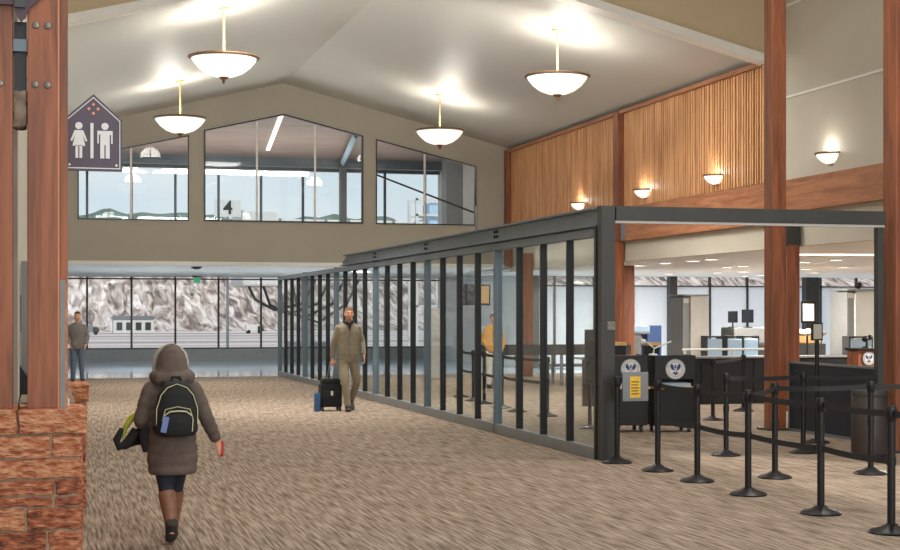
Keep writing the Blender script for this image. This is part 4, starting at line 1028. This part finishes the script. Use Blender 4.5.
# backpack, carried jacket, phone : separate things
bpk = thing('backpack', 'black backpack with pale yellow piping worn by the person in the hooded coat', 'backpack', (.985, 11.36, .82))
bk = cloth('black_nylon', (26, 27, 28), .15, .25)
bm = BM(); tube(bm, [(0, .0, .01), (0, 0, .05), (0, 0, .2), (0, 0, .32), (0, .01, .39), (0, .02, .415)], [(.13, .06), (.16, .085), (.16, .095), (.14, .085), (.10, .06), (.05, .03)], 28, True, up=(1, 0, 0)); o = obj('main_compartment', bm, bk, bpk); remesh(o, .009, 2)
bm = BM(); tube(bm, [(0, -.08, .03), (0, -.09, .07), (0, -.09, .17), (0, -.08, .22)], [(.10, .03), (.118, .045), (.112, .042), (.08, .02)], 24, True, up=(1, 0, 0)); obj('front_pocket', bm, bk, bpk, smooth=True)
pip = mat('pale_yellow_piping', (186, 184, 146), .5, var=.08)
def arc(pts, r=.004):
    bm = BM(); tube(bm, pts, [r], 8); return bm
obj('piping', arc([(-.152, -.052, .1), (-.15, -.058, .22), (-.118, -.062, .32), (-.07, -.055, .375), (0, -.045, .4), (.07, -.055, .375), (.118, -.062, .32), (.15, -.058, .22), (.152, -.052, .1)]), pip, bpk, smooth=True)
obj('zipper', arc([(-.10, -.118, .17), (-.06, -.133, .2), (0, -.137, .205), (.06, -.133, .2), (.10, -.118, .17)], .006), pip, bpk, smooth=True)
obj('zipper', arc([(-.105, -.115, .05), (-.112, -.112, .14), (-.09, -.105, .215), (0, -.1, .235), (.09, -.105, .215), (.112, -.112, .14), (.105, -.115, .05)], .004), pip, bpk, smooth=True)
bm = BM(); box(bm, -.022, .022, -.006, .006, -.12, 0, .004); o = obj('luggage_tag', bm, mat('blue_tag', (96, 116, 168), .5, var=.1), bpk); o.location = (-.085, -.14, .165); o.rotation_euler = (0, .2, 0)
for sg in (-1, 1):
    obj('strap', arc([(sg*.08, .03, .39), (sg*.1, .1, .43), (sg*.115, .2, .41), (sg*.12, .30, .36), (sg*.13, .33, .2), (sg*.17, .22, .08), (sg*.14, .05, .04)], .014), bk, bpk, smooth=True)
bm = BM(); tube(bm, [(-.04, .03, .4), (-.03, .03, .45), (.03, .03, .45), (.04, .03, .4)], [.01], 8); obj('grab_handle', bm, bk, bpk, smooth=True)
cj = thing('carried_jacket', 'black jacket with lime green lining carried over the left arm', 'jacket', (.97, 11.57, 0))
def draped(bm, P, n=10, th=.012):
    pass
def sheet(rows, th):
    """quad sheet from a grid of points, with thickness"""
    bm = BM(); g_ = [[bm.verts.new(p) for p in r] for r in rows]
    for i in range(len(rows)-1):
        for k in range(len(rows[0])-1): bm.faces.new((g_[i][k], g_[i][k+1], g_[i+1][k+1], g_[i+1][k]))
    bmesh.ops.solidify(bm, geom=bm.faces[:], thickness=th); return bm
rows = []
for i in range(9):
    u = i/8
    rows.append([(-.20-.22*v*(.25+.75*u)-.02*math.sin(v*9+u*3), .02+.10*(v-.2)+.03*math.sin(u*7+v*6), 1.0-.27*u-.12*v*(1-u)*1.2+.02*math.sin(v*7)) for v in [q/8 for q in range(9)]])
o = obj('shell', sheet(rows, .03), bk, cj, smooth=True); md = o.modifiers.new('s', 'SUBSURF'); md.levels = md.render_levels = 1
bm = BM(); tube(bm, [(-.20, .02, .99), (-.25, .04, .985), (-.30, .06, .95), (-.345, .08, .88), (-.365, .09, .80)], [.016, .026, .026, .02, .012], 10); obj('lining', bm, cloth('lime_lining', (168, 178, 60), .15), cj, smooth=True)
bm = BM(); tube(bm, [(-.37, .08, .87), (-.41, .06, .79), (-.395, .06, .735), (-.33, .06, .76), (-.26, .05, .86)], [.02, .03, .032, .04, .04], 12); obj('sleeve', bm, bk, cj, smooth=True)
bm = BM(); tube(bm, [(-.2, .0, .94), (-.19, -.01, .8), (-.18, 0, .7)], [(.05, .03), (.055, .03), (.04, .02)], 12, True, up=(1, 0, 0)); obj('hanging_fold', bm, bk, cj, smooth=True)
ph = thing('phone', 'small red-cased phone held in the walking person\'s right hand', 'phone', (1.355, 11.66, .67), .3)
bm = BM(); box(bm, -.008, .008, -.032, .032, -.03, .09, .004); obj('case', bm, mat('red_case', (176, 60, 60), .4, var=.1), ph)
bm = BM(); box(bm, .008, .0095, -.027, .027, -.02, .08); obj('screen', bm, M['screen'], ph)

# --- the man with the rolling case
P = thing('person', 'man in a khaki zip jacket and trousers walking forward, pulling a black rolling case', 'person', (5.31, 26.32, 0))
J = dict(pelvis=(0, .02, .96), chest=(0, .0, 1.35), neck=(0, -.03, 1.58), head=(.0, -.065, 1.735),
         shL=(-.175, 0, 1.485), elL=(-.265, .03, 1.22), wrL=(-.275, .06, .93), shR=(.175, 0, 1.485), elR=(.26, .02, 1.24), wrR=(.265, -.1, .99),
         hipL=(-.09, .0, .92), knL=(-.09, -.14, .53), anL=(-.045, -.16, .11), hipR=(.09, .02, .92), knR=(.16, .0, .52), anR=(.13, .36, .2),
         handL=((0, .05, -1), (.6, .5, 0), (.1, -1, 0), 1.1), handR=((.05, -.25, -.95), (-1, 0, 0), (0, -1, 0), .5))
body(P, J, 1.0, -1)
kh = cloth('khaki_jacket_cloth', (134, 124, 104), .1, .4, 12)
kp = cloth('khaki_trouser_cloth', (140, 128, 106), .1, .4, 10)
jacket(P, J, 1.0, kh, 1.58, .88, [(1.60, .07, .07, -.02, 0), (1.585, .10, .085, -.01, 0), (1.55, .145, .105, 0, 0), (1.50, .19, .118, 0, 0), (1.42, .21, .135, 0, 0), (1.2, .195, .13, 0, 0), (1.05, .2, .135, 0, 0), (.93, .205, .14, .01, 0), (.885, .185, .125, .01, 0), (.87, .175, .12, .01, 0)])
trousers(P, J, 1.0, kp)
bm = BM(); tube(bm, [(-.085, -.02, 1.6), (-.06, -.1, 1.59), (0, -.135, 1.55), (.06, -.1, 1.59), (.085, -.02, 1.6), (.05, .06, 1.61), (-.05, .06, 1.61), (-.085, -.02, 1.6)], [.022], 10); obj('collar', bm, M['belt'], P, smooth=True)
bm = BM(); prism(bm, [(-.035, 1.56), (.035, 1.56), (.0, 1.42)], -.155, -.13); obj('shirt_front', bm, M['belt'], P)
bm = BM(); box(bm, -.005, .005, -.147, -.135, .92, 1.44); obj('zip', bm, M['bolt'], P)
bm = BM(); 
for sg in (-1, 1): box(bm, sg*.12-.055, sg*.12+.055, -.135, -.11, 1.02, 1.04)
obj('pocket_flaps', bm, kp, P)
hr = mat('auburn_hair', (112, 70, 44), .7, var=.3, scale=60, bump=.5, bscale=90)
hair_cap(P, J['head'], 1.0, -1, hr); face_bits(P, J['head'], 1.0, -1, hr)
sh = mat('dark_leather_shoe', (38, 34, 30), .45, var=.15)
shoe(P, J['anL'], (0, -1, 0), sh, 1.05); shoe(P, J['anR'], (0, -1, 0), sh, 1.05, pitch=.75)
sc_ = thing('suitcase', 'black rolling suitcase pulled by the man in khaki', 'suitcase', (5.01, 26.5, 0), .05)
bm = BM(); box(bm, -.19, .2, -.13, .13, .07, .48, .035); obj('case_body', bm, bk, sc_, smooth=True)
bm = BM(); box(bm, -.16, .17, -.165, -.12, .1, .36, .02); obj('front_pocket', bm, bk, sc_, smooth=True)
bm = BM(); box(bm, -.165, .175, -.12, .1, .46, .58, .04); obj('top_bag', bm, bk, sc_, smooth=True)
bm = BM(); tube(bm, [(-.04, .12, .46), (-.01, .0, .8), (-.01, -.08, .86)], [.01], 8); tube(bm, [(.08, .12, .46), (.08, .0, .8), (.08, -.08, .86)], [.01], 8); tube(bm, [(-.02, -.08, .86), (.09, -.08, .86)], [.015], 8); obj('pull_handle', bm, M['greysteel'], sc_)
for sx_ in (-.15, .16):
    for yy in (-.1, .1):
        bm = BM(); cyl(bm, (sx_-.014, yy, .035), (sx_+.014, yy, .035), .035, seg=14); box(bm, sx_-.02, sx_+.02, yy-.015, yy+.015, .04, .08); obj('wheel', bm, M['black'], sc_)
bm = BM(); box(bm, -.02, .02, -.172, -.165, .28, .36); obj('white_tag', bm, M['signwhite'], sc_)
bm = BM(); box(bm, -.05, .05, -.07, .07, 0, .33, .03); o = tag(obj('blue_bag', bm, mat('blue_bag_cloth', (52, 92, 140), .7, var=.15), smooth=True), 'small upright blue bag leaning at the side of the rolling suitcase', 'bag'); o.location = (4.755, 26.36, .0)

# --- standing figures
def stander(label, loc, fy, s, top, legs, hairm, shoem, bend=False):
    t = thing('person', label, 'person', loc)
    J = dict(pelvis=(0, 0, .93*s), chest=(0, 0, 1.3*s), neck=(0, fy*.02, 1.51*s), head=(0, fy*.04, 1.67*s),
         shL=(-.165*s, 0, 1.42*s), elL=(-.25*s, -fy*.03, 1.17*s), wrL=(-.2*s, fy*.12, .98*s), shR=(.165*s, 0, 1.42*s), elR=(.25*s, -fy*.03, 1.17*s), wrR=(.21*s, fy*.12, .96*s),
         hipL=(-.09*s, 0, .9*s), knL=(-.1*s, fy*.02, .5*s), anL=(-.11*s, 0, .1), hipR=(.09*s, 0, .9*s), knR=(.1*s, fy*.02, .5*s), anR=(.12*s, 0, .1),
         handL=((.3, fy*.4, -.8), (1, 0, 0), (0, fy, 0), .5), handR=((-.3, fy*.4, -.8), (-1, 0, 0), (0, fy, 0), .5))
    body(t, J, s, fy, .011)
    jacket(t, J, s, top, 0, 0, [(z*s, a*s, b_*s, 0, 0) for z, a, b_ in [(1.53, .065, .07), (1.505, .10, .08), (1.47, .145, .10), (1.42, .18, .115), (1.33, .2, .13), (1.12, .185, .125), (.95, .19, .13), (.86, .185, .125), (.85, .17, .115)]])
    trousers(t, J, s, legs); hair_cap(t, J['head'], s, fy, hairm); face_bits(t, J['head'], s, fy, hairm)
    shoe(t, J['anL'], (0, fy, 0), shoem); shoe(t, J['anR'], (0, fy, 0), shoem)
    return t
stander('person in a dark jacket and jeans standing at the far left behind the stone pillar', (.9, 38.5, 0), -1, 1.0, cloth('charcoal_jacket', (104, 100, 96)), cloth('blue_jeans', (84, 96, 112)), mat('dark_hair', (44, 36, 32), .8, var=.3, scale=50), sh)
stander('person in a tan-orange jacket and pale trousers standing behind the glass partition', (10.2, 33.5, 0), -1, .97, cloth('tan_orange_jacket', (206, 150, 62)), cloth('pale_trousers', (206, 200, 190)), mat('brown_hair', (92, 62, 44), .8, var=.3, scale=50), sh)


# ------------------------------------------------------------ light and world
w = bpy.data.worlds.new('sky'); sc.world = w; w.use_nodes = True; nt = w.node_tree
bg = nt.nodes['Background']
tc = N(nt, 'ShaderNodeTexCoord'); sp = N(nt, 'ShaderNodeSeparateXYZ'); nt.links.new(tc.outputs['Generated'], sp.inputs[0])
cr = N(nt, 'ShaderNodeValToRGB'); e = cr.color_ramp.elements
e[0].position = .0; e[0].color = srgb(228, 234, 240); e[1].position = .5; e[1].color = srgb(170, 196, 222)
x_ = e.new(.12); x_.color = srgb(214, 226, 236)
nt.links.new(sp.outputs['Z'], cr.inputs[0])
nz = N(nt, 'ShaderNodeTexNoise'); nz.inputs['Scale'].default_value = 3; mp = N(nt, 'ShaderNodeMapping'); mp.inputs['Scale'].default_value = (1, 1, 4)
nt.links.new(tc.outputs['Generated'], mp.inputs[0]); nt.links.new(mp.outputs[0], nz.inputs['Vector'])
mx = N(nt, 'ShaderNodeMixRGB'); mx.inputs[2].default_value = srgb(238, 242, 246)
r2 = N(nt, 'ShaderNodeMapRange'); r2.inputs[1].default_value = .45; r2.inputs[2].default_value = .7
nt.links.new(nz.outputs['Fac'], r2.inputs[0]); nt.links.new(r2.outputs[0], mx.inputs[0]); nt.links.new(cr.outputs[0], mx.inputs[1]); nt.links.new(mx.outputs[0], bg.inputs[0])
bg.inputs[1].default_value = .56
s = lamp('sun', 'SUN', (0, 0, 50), 1.5, col=(1, .96, .9), rot=(math.radians(48), 0, math.radians(35))); s.data.angle = .02
for (x, y) in [(2.5, -6), (9.5, -6)]: lamp('rear_fill', 'AREA', (x, y, 4.5), 260, 5, (1, .97, .93), rot=(math.radians(98), 0, 0))  # large area lamps added out of view behind the camera as fill
lamp('upward_fill', 'AREA', (6.5, 24.5, 3.08), 70, .2, (1, .98, .95), rot=(PI, 0, 0), sy=14)  # added lamp above the partition beam, lit side unseen, evens out the ceiling
lamp('upward_fill', 'AREA', (.1, 33, 3.1), 40, .2, (1, .98, .95), rot=(PI, 0, 0), sy=12)  # second added upward lamp by the left wall, for the same fill
lamp('mezzanine_fill', 'AREA', (6, 48, 3.4), 260, 10, (1, .97, .92), rot=(PI, 0, 0), sy=5)  # unseen lamp added over the slab to lift the dim plank soffit
lamp('gable_fill', 'AREA', (6.5, 25.9, 7.1), 330, 7, (1, .97, .93), rot=(math.radians(22), 0, 0), sy=.4)  # added lamp facing away from the camera, brightens the far hall floor
# fill lamps added under the high ceiling, out of view, and in the checkpoint
for (x, y) in [(2.5, 4), (2.5, 15), (9, 4), (9, 15)]: lamp('high_ceiling_fill', 'AREA', (x, y, HZ-.05), 185, 2.2, (1, .96, .9))
for (x, y) in [(17.2, 33), (20, 38), (17, 24), (23, 32), (17, 42)]: lamp('checkpoint_fill', 'AREA', (x, y, 2.93), 240, .5, (1, .96, .9))  # area lamps added to brighten the room, apart from the modelled downlights
for (x, y) in [(3, 47), (9, 47)]: lamp('soffit_light', 'AREA', (x, y, 3.06), 90, .5, (1, .98, .95))

sc.view_settings.view_transform = 'Standard'; sc.view_settings.look = 'None'; sc.view_settings.exposure = 1.0
sc.cycles.use_denoising = True; sc.cycles.max_bounces = 8; sc.cycles.diffuse_bounces = 5; sc.cycles.transparent_max_bounces = 24
sc.cycles.caustics_reflective = False; sc.cycles.caustics_refractive = False; sc.cycles.sample_clamp_indirect = 6
